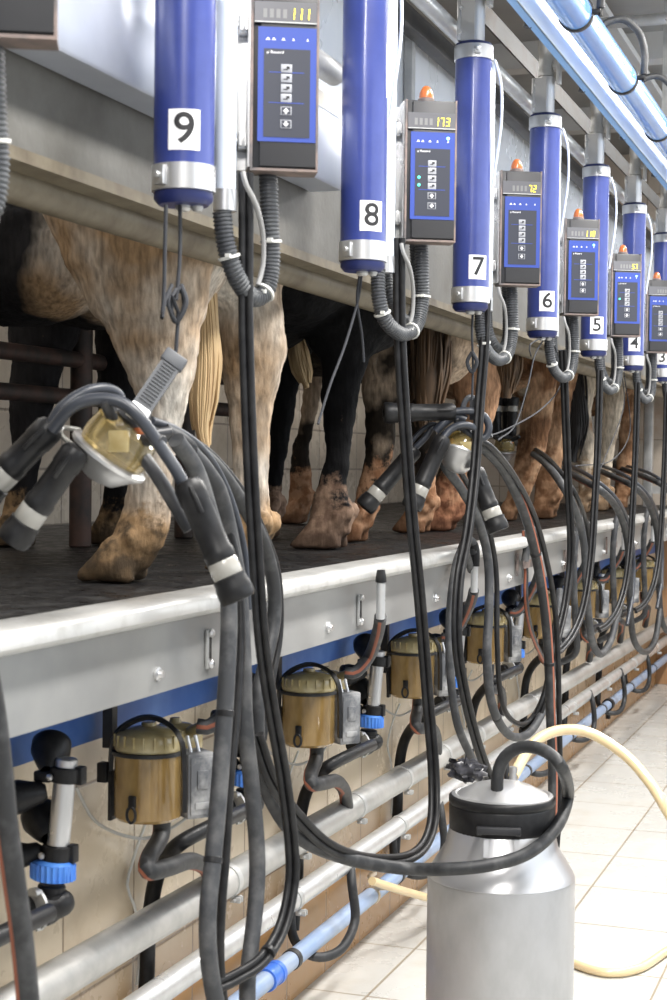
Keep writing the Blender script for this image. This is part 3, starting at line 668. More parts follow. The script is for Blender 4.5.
# drain hose below the jar
def make_drain():
    q = P(318, 748, X=XJ)-Vector((0, S, 0)); o = Vector((0, -S, 0))
    pts = [P(317, 745, X=-1.27)+o, P(316, 760, X=-1.268)+o, P(311, 774, X=-1.25)+o, P(312, 784, X=-1.235)+o, P(324, 783, X=-1.235)+o, P(336, 781, X=-1.255)+o, P(344, 790, X=-1.28)+o, P(347, 806, X=-1.30)+o]
    t = thing('drain_hose', pts[0], 'x', 'hose')
    b = MB(); b.tube(spline(pts, .008), .0165, 12, stripe=(2,)); b.build('hose_wall', [M['dusty'], M['orange']], t)
    return t
    pts = [P(305, 779, X=-1.225)+o, P(322, 776, X=-1.24)+o, P(337, 778, X=-1.26)+o, P(345, 790, X=-1.28)+o, P(347, 806, X=-1.30)+o]
    b = MB(); b.tube(spline(pts, .008), .0165, 12); b.build('cross_bend', M['dusty'], t)
    return t
d0 = make_drain()
# ---------------------------------------------------------------- wash valve units (traced at the leftmost)
XV = -1.29
vq = P(58, 860, X=XV); wv = depth(vq)
def V(x, y, dn=0.0): return P(x, y, w=wv-dn)
def make_valve():
    t = thing('wash_valve', V(53, 871), 'x', 'valve')
    ax = (V(66, 765)-V(57, 855)).normalized()
    b = MB(); b.cyl(V(57, 858), V(67, 758), .0185, 24); b.build('steel_tube', M['steel'], t)
    for (a, c) in (((65.5, 775), (66.5, 764)), ((57.5, 853), (58.5, 845))):
        b = MB(); q = V(*a); b.lathe(q-ax*.012, [(.021, 0), (.026, .002), (.026, .024), (.021, .026)], 24, ax)
        b.box(q+Vector((.024, .006, 0)), (.016, .02, .03), bev=.003); b.box(q+Vector((-.035, -.01, -.003)), (.03, .016, .018), bev=.003)
        cb_ = b.build('collar', M['black'], t); b = MB(); b.lathe(q+Vector((-.014, -.026, 0)), [(.006, 0), (.006, .003), (.003, .005)], 8, (-.1, -1, 0)); b.build('screw', M['steel'], cb_)
    def cup(q, dirv, r=.034):
        b = MB(); dv = Vector(dirv).normalized()
        b.lathe(q, [(.012, -.03), (.018, -.022), (r*.75, -.008), (r, .012), (r*1.0, .03), (r*.9, .034), (r*.82, .03), (r*.7, .005), (.008, -.01)], 24, dv, caps=False); b.build('jetter_cup', M['black'], t)
    cup(V(50, 757, -.02), (-.25, .6, .5), .033); cup(V(28, 795, .01), (-.75, -.55, -.15), .028)
    cup(V(44, 826, -.02), (-.5, .5, .4), .033); cup(V(24, 855, .0), (-.8, -.45, -.1), .024)
    b = MB(); q = V(52, 880); b.lathe(q, [(.026, 0), (.034, .002), (.035, .03), (.03, .034), (.022, .034)], 36, ax)
    for j in range(24):
        a = 2*math.pi*j/24; u = ax.orthogonal().normalized(); w_ = ax.cross(u); d_ = u*math.cos(a)+w_*math.sin(a)
        b.box(q+ax*.016+d_*.0345, (.005, .004, .026), Matrix.Rotation(a, 3, 'Z'))
    b.build('ring_nut', M['ringblue'], t)
    b = MB(); b.cyl(V(52, 884), V(50, 905), .023, 20); b.tube(spline([V(52, 892), V(51, 906), V(42, 911, .01)], .006), .026, 20); b.ball(V(59, 903), .026, 16, (1, 1, .9)); b.cyl(V(60, 903), V(38, 910, .015), .024, 20); b.build('elbow_body', M['black'], t)
    fa = Vector((-.45, -.88, -.05)).normalized()
    b = MB(); b.lathe(V(38, 908, .02), [(.015, 0), (.034, 0), (.034, .005), (.015, .005)], 28, fa); q = V(38, 908, .02)
    for a in (1.2, 3.6): 
        u = fa.orthogonal().normalized(); w_ = fa.cross(u); c_ = q+(u*math.cos(a)+w_*math.sin(a))*.031; b.cyl(c_, c_+fa*.012, .005, 8)
    b.build('flange', M['steel_dull'], t)
    b = MB(); b.cyl(V(35, 905), V(60, 755, -.05)*.0+V(20, 912, .03), .019, 18); b.build('outlet_pipe', M['black'], t)
    return t
v0 = make_valve()
# black rubber down hose from each valve, traced at the third valve
def make_downhose():
    o = Vector((0, -2*S, 0))
    pts = [P(372, 745, X=-1.27)+o, P(350, 755, X=-1.265)+o, P(326, 768, X=-1.29)+o, P(310, 785, X=-1.345)+o, P(302, 808, X=-1.37)+o, P(298, 845, X=-1.375)+o, P(297, 880, X=-1.375)+o, P(293, 930, X=-1.375)+o]
    t = thing('wall_hose', pts[0], 'x', 'hose'); b = MB(); b.tube(spline(pts, .012), .0155, 12); b.build('hose_wall', M['black'], t)
    return t
h0 = make_downhose()
ORD = ['nearest', 'second', 'third', 'fourth', 'fifth', 'sixth', 'seventh', 'eighth', 'ninth']
def g(o, s): o['group'] = s
g(m0, 'amber milk meters'); m0['label'] = 'dirty amber milk meter jar with black handle, nearest of the row'
g(d0, 'drain hoses under the jars'); d0['label'] = 'short bent black drain hose under the nearest amber jar'
for k in range(1, 8):
    copy_tree(m0, (0, S*k, 0), 'amber milk meter jar with black handle, %s along the wall from the left' % ORD[k])
    copy_tree(d0, (0, S*k, 0), 'short bent black drain hose under the %s amber jar from the left' % ORD[k])
g(v0, 'wash valves'); v0['label'] = 'black wash valve on steel tube with blue ring nut at the left edge'
g(h0, 'down hoses on the wall'); h0['label'] = 'black rubber hose running down the wall from the leftmost wash valve'
for k in range(1, 8):
    copy_tree(v0, (0, S*k, 0), 'black wash valve on steel tube with blue ring nut, %s from the left' % ORD[k])
    copy_tree(h0, (0, S*k, 0), 'black rubber hose running down the wall from the %s wash valve' % ORD[k])
for k in range(-1, 7):
    t, c, d, a = make_outlet(); 
    if k in (0, 1): tip(t, c, d); lab = ['short riser hose hidden behind the widest foreground hose', 'grey riser hose with black capped tip standing before the kerb beam'][k]
    elif k == -1: bend(t, c, [(-.004, -.01, .05), (-.025, -.05, .065), (-.05, -.12, .04), (-.06, -.16, -.04)]); lab = 'black elbow hose on a pale stub at the left edge'
    else:
        bend(t, c, [(-.004, -.01, .05), (-.01, -.07, .07), (-.015, -.13, .03), (-.02, -.155, -.08), (-.02, -.14, -.2), (-.02, -.10, -.32), (-.03, -.04, -.42), (-.10, .0, -.47)] if k > 3 else [(-.004, -.01, .05), (-.012, -.04, .06), (-.02, -.07, .03), (-.03, -.08, -.04)]); lab = 'grey hose rising from the %s amber jar and arching back over' % ORD[k]
    t.location = Vector(t.location)+Vector((0, S*k, 0)); t['label'] = lab; g(t, 'riser hoses at the jars')
# ---------------------------------------------------------------- pipes along the wall
def wallpipe(name, label, a, c, X, r, m, ext=1.0):
    p = P(a[0], a[1], X=X); q = P(c[0], c[1], X=X); d = (q-p)/(q.y-p.y)
    A = p+d*(0.3-p.y); B = p+d*(END_Y-.03-p.y)
    t = thing(name, A, label, 'pipe'); b = MB(); n = 8
    b.tube([A.lerp(B, i/n) for i in range(n+1)], r, 24); b.build('pipe_wall', M[m], t)
    return t, A, d
tg, A1, D1 = wallpipe('milk_pipe', 'thick dusty grey pipe, uppermost of the pipes along the tiled pit wall', (200, 896), (643, 637), -1.315, .034, 'pipe_g')
ts, A2, D2 = wallpipe('steel_pipe', 'pale steel pipe, middle one of the pipes along the tiled pit wall', (180, 977), (665, 641), -1.31, .026, 'pipe_s')
tb, A3, D3 = wallpipe('water_pipe', 'blue plastic pipe, lowest of the pipes along the tiled pit wall', (244, 998), (620, 695), -1.33, .022, 'bluepipe')
def clamp(t, A, D, y, r, m='steel_dull', tab=True):
    q = A+D*(y-A.y); dn = D.normalized(); b = MB(); b.lathe(q-dn*.011, [(r, 0), (r+.0025, .001), (r+.0025, .021), (r, .022)], 24, dn)
    if tab: b.box(q+Vector((.022, 0, -r-.004)), (.024, .006, .012), bev=.001); b.box(q+Vector((.022, .012, -r-.004)), (.024, .004, .012), bev=.001); b.cyl(q+Vector((.022, -.012, -r-.004)), q+Vector((.022, .03, -r-.004)), .0035, 6)
    b.build('clamp', M[m], t)
    return q
for k in range(0, 9):
    y = P(226, 882, X=-1.315).y+k*S*.5; 
    if y < END_Y-.2: clamp(tg, A1, D1, y, .034)
    y = P(292, 905, X=-1.31).y+k*S
    if y < END_Y-.2: clamp(ts, A2, D2, y, .026)
for k in range(0, 8):
    y = P(292, 955, X=-1.33).y+k*S
    if y < END_Y-.2: clamp(tb, A3, D3, y, .022, 'darkbeam', False)
for (xx, yy_) in ((272, 966),):
    y = P(xx, yy_, X=-1.33).y; q = A3+D3*(y-A3.y); dn = D3.normalized(); b = MB()
    b.lathe(q-dn*.04, [(.022, 0), (.027, .001), (.028, .012), (.0255, .014), (.0255, .05), (.028, .052), (.0285, .066), (.022, .07)], 28, dn); b.build('coupling', M['bluecoup'], tb)
y = P(372, 885, X=-1.33).y; q = A3+D3*(y-A3.y)
b = MB(); b.lathe(q-Vector((0, .012, 0)), [(.022, 0), (.0255, .001), (.0255, .012), (.022, .013)], 20, (0, 1, -.02)); b.cyl(q, q+Vector((0.0, 0, .05)), .006, 8); b.box(q+Vector((0, 0, .055)), (.012, .05, .012), bev=.002); b.cyl(q+Vector((0, 0, .02)), q+Vector((.05, -.01, .03)), .009, 10); b.build('drain_tap', mat('brass_tap', (.55, .47, .36), .4, .6), tb)
y = P(609, 668, X=-1.33).y; q = A3+D3*(y-A3.y); b = MB(); b.cyl(q, q-Vector((0, 0, .07)), .012, 10); b.lathe(q-Vector((0, .03, 0)), [(.022, 0), (.029, .001), (.029, .05), (.022, .052)], 20, (0, 1, 0)); b.build('black_tee', M['black'], tb)
for k in range(0, 8):
    o = Vector((0, S*k, 0)); pts = [P(*a[:2], X=a[2])+o for a in ((350, 862, -1.30), (352, 885, -1.275), (355, 920, -1.27), (343, 947, -1.275), (324, 957, -1.30), (306, 953, -1.34), (293, 936, -1.37), (290, 905, -1.375))]
    if pts[0].y > END_Y-.3: break
    t = thing('link_hose', pts[0], 'black hose looping below the steel pipe over the blue pipe, %s from the left' % ORD[k], 'hose', 'hoses looping under the steel pipe')
    b = MB(); b.tube(spline(pts, .01), .0118, 12); b.build('hose_wall', M['dusty'], t); b = MB(); b.lathe(pts[0]-Vector((0, 0, .02)), [(.0115, 0), (.0145, .001), (.0145, .012), (.0115, .013)], 16); b.build('hose_clip', M['steel_dull'], t)
for k in range(0, 7):
    o = Vector((0, S*k, 0)); pts = [p+o for p in px([(76, 787), (82, 800), (95, 821), (122, 835), (152, 837), (186, 818), (196, 800)], -1.375)]
    b = MB(); b.tube(spline(pts, .02), .0032, 7); tag(b.build('signal_wire', M['lead']), 'thin grey wire sagging on the tiles under the %s amber jar from the left' % ORD[k], 'wire', 'thin wires on the tiles')
    pts = [p+o for p in px([(146, 822, -1.36), (136, 850, -1.385), (127, 885, -1.39), (134, 905, -1.39), (140, 940, -1.39), (137, 985, -1.39)])]
    b = MB(); b.tube(spline(pts, .02), .003, 7); tag(b.build('clear_tube', M['yellow'] if k == 99 else M['tie']), 'thin clear tube down the tiles below the %s amber jar from the left' % ORD[k], 'tube', 'thin clear tubes on the tiles')
# ---------------------------------------------------------------- milking clusters
def hose(name, label, pts, r, m='dusty', stripe=None, step=.012, group=None, twin=0.0, n=12, cat='hose', ties=(), smi_mat='orange', ref=(.35, -1, .1)):
    """one hose; twin > 0 adds a second strand beside it"""
    t = thing(name, pts[0], label, cat, group); p = spline(pts, step)
    if twin:
        for s_, nm in ((-1, 'left_strand'), (1, 'right_strand')):
            q = []
            for i, a in enumerate(p):
                tt = (p[min(i+1, len(p)-1)]-p[max(0, i-1)]).normalized(); v = a-CAM; side = tt.cross(v)
                side = side.normalized() if side.length > 1e-5 else Vector((1, 0, 0)); q.append(a+side*s_*twin)
            b = MB(); b.tube(q, r, n, stripe=stripe if s_ > 0 else None, ref=ref); b.build(nm, [M[m], M[smi_mat]], t)
    else:
        b = MB(); b.tube(p, r, n, stripe=stripe, ref=ref); b.build('hose_wall', [M[m], M[smi_mat]], t)
    for f in ties:
        i = max(1, min(len(p)-2, int(f*len(p)))); tt = (p[i+1]-p[i-1]).normalized(); b = MB(); R_ = r+twin+.0012
        b.lathe(p[i]-tt*.005, [(R_-.001, 0), (R_, .001), (R_, .009), (R_-.001, .010)], 16, tt); b.build('rubber_band', M['black'], t)
    return t, p
def teat_cup(parent, mouth, top, r=.0195):
    """mouth = open liner end, top = short tube end"""
    a = (top-mouth); L = a.length; a.normalize()
    g_ = MB(); g_.lathe(mouth, [(.008, .004), (.012, -.001), (r*1.12, 0), (r*1.24, .004), (r*1.24, .020), (r*1.14, .027), (r*1.16, .034), (r*1.0, .036)], 24, a); 
    o = g_.build('mouthpiece', M['slate'] if False else M['black'], parent)
    g_ = MB(); g_.lathe(mouth, [(r*.98, .034), (r*1.05, .036), (r*1.05, .058), (r*.98, .06)], 24, a); g_.build('steel_band', M['clear'], parent)
    g_ = MB(); g_.lathe(mouth, [(r*.98, .058), (r*1.06, .060), (r*1.08, .072), (r*1.0, .076), (r*.98, L-.035), (r*1.04, L-.033), (r*1.04, L-.01), (r*.8, L-.002), (.008, L)], 24, a); g_.build('shell', M['black'], parent)
    n = a.orthogonal().normalized(); n = (Vector((.4, -.9, .2))-a*Vector((.4, -.9, .2)).dot(a)).normalized()
    g_ = MB(); q = mouth+a*(L-.05)+n*(r*1.02); g_.tube([q, q+a*.02+n*.003, mouth+a*(L-.012)+n*(r*.9)], .004, 8); g_.build('pulse_nipple', M['black'], parent)
    return o
def claw(parent, c, up, R=.058):
    up = up.normalized()
    b = MB(); b.lathe(c, [(.012, -.034), (.03, -.028), (R*.85, -.010), (R*1.05, 0), (R*1.1, .002), (R*1.1, .007), (R*1.0, .010)], 36, up); b.build('steel_base', M['steel'], parent)
    b = MB(); b.lathe(c, [(R*.93, .008), (R*.95, .03), (R*.88, .052), (R*.6, .060), (.02, .064), (.001, .064)], 32, up); b.build('claw_bowl', M['amber_claw'], parent)
    b = MB(); b.lathe(c+up*.06, [(.026, 0), (.028, .006), (.022, .016), (.014, .03), (.004, .032)], 18, up)
    u = up.orthogonal().normalized(); w = up.cross(u)
    for i in range(4):
        d = (u*math.cos(i*math.pi/2+.5)+w*math.sin(i*math.pi/2+.5)); q = c+up*.055+d*.035; b.cyl(q, q+d*.035+up*.02, .0085, 12)
    b.build('claw_manifold', M['panel_b'], parent)
    b = MB(); b.box(c+up*.046, (.03, .03, .016), bev=.003); b.build('inner_valve', M['panel_b'], parent); b = MB(); b.ball(c+up*.035+Vector((.03, -.01, .01)), .011, 10); b.build('float', M['lamp'], parent)
    b = MB(); b.box(c+up*.03+Vector((.0, -.0, 0))+Vector((.45, -.9, 0)).normalized()*(R*.95), (.03, .008, .03), bev=.002); b.build('milk_clip', M['amber_lid'], parent)
# cluster hanging from the 9 cylinder
XQ = -1.035
def Q(x, y, dn=0.0): return P(x, y, w=depth(P(118, 440, X=XQ))-dn)
c9 = Q(107, 459); up9 = (Q(148, 402, -.02)-c9); up9 = (up9.normalized()+Vector((.15, -.30, .0))).normalized()
t9 = thing('milking_cluster', c9, 'large milking cluster with clear amber bowl hanging from the 9 cylinder in the foreground', 'milking cluster', 'milking clusters')
claw(t9, c9, up9, .0545)
teat_cup(t9, Q(-22, 500, .02), Q(54, 424, .03), .0205)
teat_cup(t9, Q(12, 542, .03), Q(79, 447, .05), .0195)
teat_cup(t9, Q(239, 600, .05), Q(186, 480, .05), .0205)
teat_cup(t9, Q(150, 560, -.09)+Vector((0, .0, 0)), Q(142, 470, -.06), .0195) if False else None
def ctube(parent, pts, r=.0085, m='slate', nm='short_tube'):
    b = MB(); b.tube(spline(pts, .008), r, 12); b.build(nm, M[m], parent)
ctube(t9, [Q(48, 430, .03), Q(62, 408, .03), Q(84, 393, .02), (Q(104, 389, 0)), Q(118, 395, -.02), Q(122, 410, -.02)], .0088)
ctube(t9, [Q(52, 430, .05), Q(72, 407, .06), (Q(98, 399, .06)), Q(122, 403, .06), Q(140, 418, .06), Q(160, 446, .05), Q(176, 470, .05), Q(187, 490, .05)], .0088)
ctube(t9, [Q(77, 450, .05), Q(70, 443, .04), Q(62, 436, .02), Q(62, 428, .0), Q(80, 430, -.02)], .0035, 'clear', 'clear_tube')
ctube(t9, [Q(125, 435, .0), Q(142, 455, .02), Q(160, 480, .02), Q(172, 500, .0), Q(190, 530, .0)], .010, 'panel_b')
# strap
b = MB(); a0 = Q(138, 413, .05); a1 = Q(174, 360, .02); pts = [a0.lerp(a1, i/8) for i in range(9)]; rg = []
sd = (Q(148, 418)-Q(134, 408)).normalized()
nn = (a1-a0).normalized().cross(sd).normalized()
for i, p in enumerate(pts): rg.append([p+sd*x*.0145+nn*z*.004 for x, z in ((-1, -1), (1, -1), (1, 1), (-1, 1))])
b.rings(rg, smooth=False)
for i in range(14):
    p = a0.lerp(a1, .2+.055*i); s_ = -1 if nn.dot(CAM-p) < 0 else 1
    R_ = Matrix((sd, (a1-a0).normalized(), nn)).transposed(); b.box(p+nn*s_*.005, (.02, .0018, .003), R_)
hk = b.build('ribbed_strap', M['strap'], t9)
b = MB(); R_ = Matrix((sd, (a1-a0).normalized(), nn)).transposed(); b.box(a0, (.03, .022, .014), R_, bev=.003); b.build('white_buckle', M['white'], t9)
b = MB(); b.box(a1, (.035, .02, .014), R_, bev=.003); b.build('strap_end', M['strap'], t9)
# cluster hanging from the 7 cylinder
W7 = depth(P(461, 455, X=-1.04))
def R7(x, y, dn=0.0): return P(x, y, w=W7-dn)
c7 = R7(458, 458); up7 = (R7(466, 425)-c7).normalized(); up7 = (up7+Vector((.10, -.55, 0))*.0+Vector((-.1, .0, 0))+Vector((.18, -.55, 0))*-.0).normalized()
up7 = (up7+Vector((.1, .45, 0))).normalized()
t7 = thing('milking_cluster', c7, 'milking cluster with spread teat cups hanging from the 7 cylinder', 'milking cluster', 'milking clusters')
claw(t7, c7, up7, .052)
teat_cup(t7, R7(384, 413, .05), R7(456, 412, .03), .0215); teat_cup(t7, R7(364, 508, .02), R7(416, 448, .0), .0215)
teat_cup(t7, R7(411, 508, .08), R7(444, 436, .06), .0215); teat_cup(t7, R7(499, 531, .05), R7(474, 468, .03), .0225)
ctube(t7, [R7(452, 412, .03), R7(470, 411, .03), R7(484, 416, .02), R7(489, 428, .02), R7(484, 438, .02), R7(472, 436, .02), R7(464, 428, .02)], .0095)
ctube(t7, [R7(440, 443, .06), R7(450, 430, .05), R7(462, 425, .05), R7(474, 428, .04), R7(478, 440, .03)], .0095)
ctube(t7, [R7(436, 432, .03), R7(446, 421, .03), R7(456, 416, .02), R7(466, 420, .02)], .0115)
ctube(t7, [R7(414, 449, .0), R7(425, 438, .0), R7(434, 427, .0), R7(446, 436, .0)], .008)
ctube(t7, [R7(408, 446, .0), R7(420, 432, .0), R7(433, 424, .0), R7(444, 430, .0)], .006)
b = MB(); b.tube(spline([R7(462, 420), R7(464, 404), R7(470, 397), R7(476, 402), R7(474, 420)], .006), .007, 8); b.build('ribbed_strap', M['strap'], t7)
b = MB(); b.box(R7(474, 408), (.022, .008, .06), bev=.002); b.build('strap_end', M['strap'], t7)
# small cluster already on a cow, seen between the legs
c5 = P(504, 453, X=-1.55); t5_ = thing('milking_cluster', c5, 'small distant milking cluster seen between the brown legs below a cow', 'milking cluster', 'milking clusters')
claw(t5_, c5, Vector((.05, -.1, 1)), .045)
for dx, dy in ((-.03, 0), (.03, 0), (0, .04)): teat_cup(t5_, c5+Vector((dx*1.2, dy, .23)), c5+Vector((dx, dy, .07)), .02)
# ---------------------------------------------------------------- hoses of the foreground station
G9 = 'hoses of the nearest station'
hose('milk_hose', 'thick dusty hose with orange edge, widest vertical one in the centre foreground', px([(176, 440, -1.04), (196, 470, -1.03), (212, 520, -1.01), (226, 570, -.99), (229, 620, -.98), (226, 690, -.975), (220, 780, -.97), (213, 860, -.965), (208, 910, -.96), (209, 960, -.955), (218, 1010, -.95), (232, 1040, -.95), (246, 1020, -.96), (248, 975, -.97), (256, 900, -.98), (257, 850, -.985), (252, 790, -.99), (245, 720, -1.0), (243, 650, -1.01), (238, 580, -1.02), (222, 500, -1.03), (206, 470, -1.035), (190, 452, -1.04)]), .0135, 'dusty2', stripe=(6,), ties=(.22, .33), group=G9)
hose('pulse_hose', 'black tube running beside the widest dusty hose in the foreground', px([(190, 470, -1.05), (214, 500, -1.04), (232, 540, -1.02), (240, 600, -1.0), (240, 660, -.99), (236, 720, -.985), (230, 780, -.98), (226, 850, -.985), (222, 900, -.985), (220, 960, -.985), (226, 1025, -.98)]), .0075, 'black', group=G9)
hose('twin_hose', 'long black double tube hanging from the panel beside cylinder 9 and curving at the bottom', px([(246, 173, -.975), (246, 240, -.975), (246, 330, -.975), (250, 450, -.97), (255, 540, -.965), (262, 640, -.96), (272, 710, -.955), (284, 780, -.95), (292, 850, -.945), (291, 890, -.945), (281, 930, -.945), (262, 960, -.945), (240, 975, -.965), (222, 984, -.98), (210, 988, -.99)]), .0062, 'black', twin=.0058, ties=(.9,), group=G9)
hose('milk_hose', 'grey hose arching from the nearest cluster to the right and down behind the twin tube', px([(162, 430, -1.06), (185, 442, -1.06), (214, 465, -1.06), (240, 500, -1.055), (262, 540, -1.05), (273, 580, -1.05), (274, 620, -1.05), (266, 660, -1.05), (258, 700, -1.045), (260, 765, -1.04), (274, 806, -1.03), (300, 838, -1.0), (345, 858, -.96), (400, 868, -.90), (450, 869, -.80), (495, 864, -.72), (530, 852, -.665), (556, 828, -.64), (568, 796, -.645)])+[P(562, 768, w=3.13), P(545, 751, w=3.16), P(522, 747, w=3.19), P(505, 757, w=3.205), P(498, 774, w=3.21), P(497, 793, w=3.215)], .0128, 'dusty', group=G9)
hose('pulse_hose', 'thin black hose arching outermost from the nearest cluster behind the twin tube', px([(160, 424, -1.07), (182, 435, -1.07), (212, 455, -1.07), (245, 495, -1.06), (265, 535, -1.06), (276, 565, -1.06), (280, 600, -1.06), (279, 640, -1.06), (272, 680, -1.06), (263, 740, -1.06)]), .0068, 'black', group=G9)
hose('pulse_hose', 'slate double tube curving from the nearest cluster behind its right teat cup', px([(150, 424, -1.06), (172, 432, -1.06), (196, 448, -1.055), (216, 475, -1.05), (232, 515, -1.04), (242, 560, -1.03), (246, 610, -1.02)]), .0062, 'slate', twin=.006, group=G9)
hose('milk_hose', 'thick black hose with orange stripe at the lower left corner', px([(-40, 540, -1.0), (-20, 640, -.93), (-8, 700, -.93), (0, 760, -.93), (6, 820, -.93), (14, 880, -.93), (22, 940, -.93), (29, 1020, -.93), (34, 1150, -.93), (44, 1330, -.93), (64, 1500, -.93), (105, 1590, -.91), (170, 1620, -.88)]), .0135, 'dusty', stripe=(1,), ties=(.78,), group=G9)
# station 8 twin tube sweeping to the foreground
hose('twin_hose', 'long black double tube from the panel beside cylinder 8, sweeping left over the pipes', px([(399, 238, -.975), (400, 340, -.975), (406, 440, -.97), (412, 520, -.965), (420, 600, -.96), (428, 700, -.955), (434, 780, -.94), (431, 830, -.925), (412, 856, -.925), (370, 860, -.945), (330, 847, -.965), (296, 815, -.99), (272, 780, -1.0), (256, 735, -1.01)]), .0068, 'black', twin=.0062)
# station 7
hose('twin_hose', 'black double tube falling from the panel beside cylinder 7 behind the milk can lid', px([(486, 300, -.985), (484, 350, -.985), (480, 400, -.99), (475, 470, -.99), (468, 530, -.985), (459, 580, -.985), (457, 640, -.98), (464, 690, -.975), (477, 742, -.97), (492, 785, -.965)]), .0068, 'black', twin=.0062)
hose('return_hose', 'grey dusty hose hanging in a long bow left of the milk can hose', px([(471, 570, -1.10), (464, 550, -1.08), (456, 565, -1.06), (450, 612, -1.05), (450, 668, -1.04), (457, 722, -1.03), (472, 758, -1.02), (486, 780, -1.01)]), .0105, 'dusty2')
hose('milk_hose', 'dusty hose with a deep U bend right of the second cluster', px([(438, 452, -1.10), (446, 468, -1.08), (462, 490, -1.06), (478, 520, -1.05), (488, 560, -1.04), (489, 610, -1.03), (487, 650, -1.025), (490, 695, -1.02), (500, 724, -1.015), (514, 737, -1.01), (530, 732, -1.01), (543, 710, -1.01), (551, 680, -1.01), (556, 630, -1.02), (560, 590, -1.03)]), .0122, 'dusty2', stripe=(6,), ties=(.45,))
hose('pulse_hose', 'black tube running inside the U bend of the dusty hose right of the second cluster', px([(444, 446, -1.10), (454, 462, -1.08), (470, 488, -1.07), (486, 520, -1.06), (496, 570, -1.05), (497, 640, -1.04), (500, 690, -1.035), (508, 716, -1.03), (524, 724, -1.03), (538, 708, -1.03), (547, 680, -1.03), (555, 620, -1.03)]), .0075, 'black')
hose('milk_hose', 'thick black hose with bright orange stripe arching right of the second cluster to the floor', px([(474, 442, -1.02), (486, 450, -1.0), (504, 470, -.99), (524, 512, -.98), (537, 560, -.97), (545, 610, -.96), (549, 660, -.955), (551, 720, -.95), (553, 770, -.945), (552, 820, -.94), (547, 870, -.95), (541, 910, -.97), (528, 930, -1.0)]), .0148, 'dusty', stripe=(10,), ties=(.35, .55))
hose('pulse_hose', 'black tube beside the orange striped hose right of the second cluster', px([(480, 440, -1.0), (494, 450, -.98), (514, 476, -.97), (534, 515, -.96), (547, 562, -.95), (555, 610, -.945), (558, 660, -.94), (559, 710, -.94), (560, 760, -.94), (559, 820, -.94), (553, 880, -.95), (545, 915, -.97)]), .0082, 'black')
hose('pulse_hose', 'dark brown-orange tube dropping behind the striped hose to the jars', px([(524, 530, -1.12), (526, 570, -1.12), (526, 600, -1.12), (531, 630, -1.13), (541, 655, -1.15), (548, 664, -1.16)]), .008, 'dusty', stripe=(0, 1))
# stations 6, 5 and copies beyond
tw6, _ = hose('twin_hose', 'black double tube falling from the panel that reads 110, crossing the kerb', px([(563, 350, -.98), (565, 400, -.98), (568, 480, -.98), (571, 550, -.98), (566, 600, -.985), (558, 636, -.985), (552, 668, -.99), (545, 698, -1.0), (534, 722, -1.025), (522, 733, -1.04)]), .0068, 'black', twin=.006)
tw5, _ = hose('twin_hose', 'black double tube falling from the panel that reads 5.7 past the pale cow legs', px([(600, 370, -.985), (598, 440, -.985), (595, 500, -.985), (591, 560, -.985), (584, 605, -.985), (574, 632, -.99), (562, 648, -1.0), (551, 655, -1.01)]), .0066, 'black', twin=.006)
ar6, _ = hose('milk_hose', 'grey hose with orange stripe arching over the kerb below cylinder 6', px([(512, 440, -1.75), (530, 452, -1.5), (546, 464, -1.2), (564, 488, -1.055), (577, 515, -1.05), (584, 545, -1.045), (586, 580, -1.04), (588, 610, -1.04), (592, 640, -1.04), (600, 654, -1.035), (610, 642, -1.03), (616, 620, -1.03), (624, 590, -1.03)]), .0135, 'dusty2', stripe=(4,))
pu6, _ = hose('pulse_hose', 'black tube over the grey arching hose below cylinder 6', px([(514, 436, -1.75), (532, 447, -1.5), (550, 460, -1.18), (572, 488, -1.045), (585, 518, -1.04), (590, 550, -1.035), (589, 590, -1.03), (580, 620, -1.03)]), .008, 'black')
ar5, _ = hose('milk_hose', 'black hose arching over the kerb below cylinder 5', px([(545, 458, -1.75), (560, 467, -1.5), (578, 478, -1.18), (600, 490, -1.045), (616, 507, -1.04), (626, 534, -1.035), (629, 570, -1.03), (630, 605, -1.03), (634, 640, -1.03), (645, 652, -1.025), (655, 640, -1.02), (660, 610, -1.02)]), .0135, 'dusty', stripe=(4,))
pu5, _ = hose('pulse_hose', 'black tube above the arching hose below cylinder 5', px([(546, 454, -1.75), (564, 463, -1.5), (588, 475, -1.14), (612, 494, -1.04), (626, 516, -1.03), (633, 548, -1.025), (633, 590, -1.02), (627, 625, -1.02)]), .008, 'slate')
for i, nm in ((1, 'second last'), (2, 'last')):
    copy_tree(tw5, (0, S*i, 0), 'black double tube hanging straight behind the %s panel, over the kerb' % nm)
    copy_tree(ar5, (0, S*i, 0), 'black arching kerb hose between the tubes under the %s panel' % nm)
    copy_tree(pu5, (0, S*i, 0), 'slate tube riding on the arching kerb hose under the %s panel' % nm)
# ---------------------------------------------------------------- milk can
wc = 3.265; ctr = P(501, 880, w=wc); CX, CY = ctr.x, ctr.y
def cz(y): return P(501, y, w=wc).z
z_sh, z_nk, z_lid = cz(875), cz(827), cz(796)
print('can', CX, CY, z_sh, z_nk, z_lid)
can = thing('milk_can', (CX, CY, 0), 'large dull aluminium milk can standing on the white floor tiles', 'milk can')
b = MB(); b.lathe((CX, CY, 0), [(.13, 0), (.144, .004), (.148, .012), (.148, .03), (.150, .05), (.150, z_sh-.006), (.1485, z_sh)], 64); b.build('body', M['can'], can)
b = MB(); b.lathe((CX, CY, 0), [(.1485, z_sh-.001), (.1502, z_sh+.001), (.146, z_sh+.012), (.115, z_sh+.062), (.107, z_nk), (.104, z_nk+.004)], 64); b.build('shoulder', M['can_sh'], can)
b = MB(); b.lathe((CX, CY, z_nk-.004), [(.106, -.004), (.107, .0), (.108, z_lid-z_nk-.014), (.106, z_lid-z_nk-.010)], 56); b.build('rubber_collar', M['black'], can)
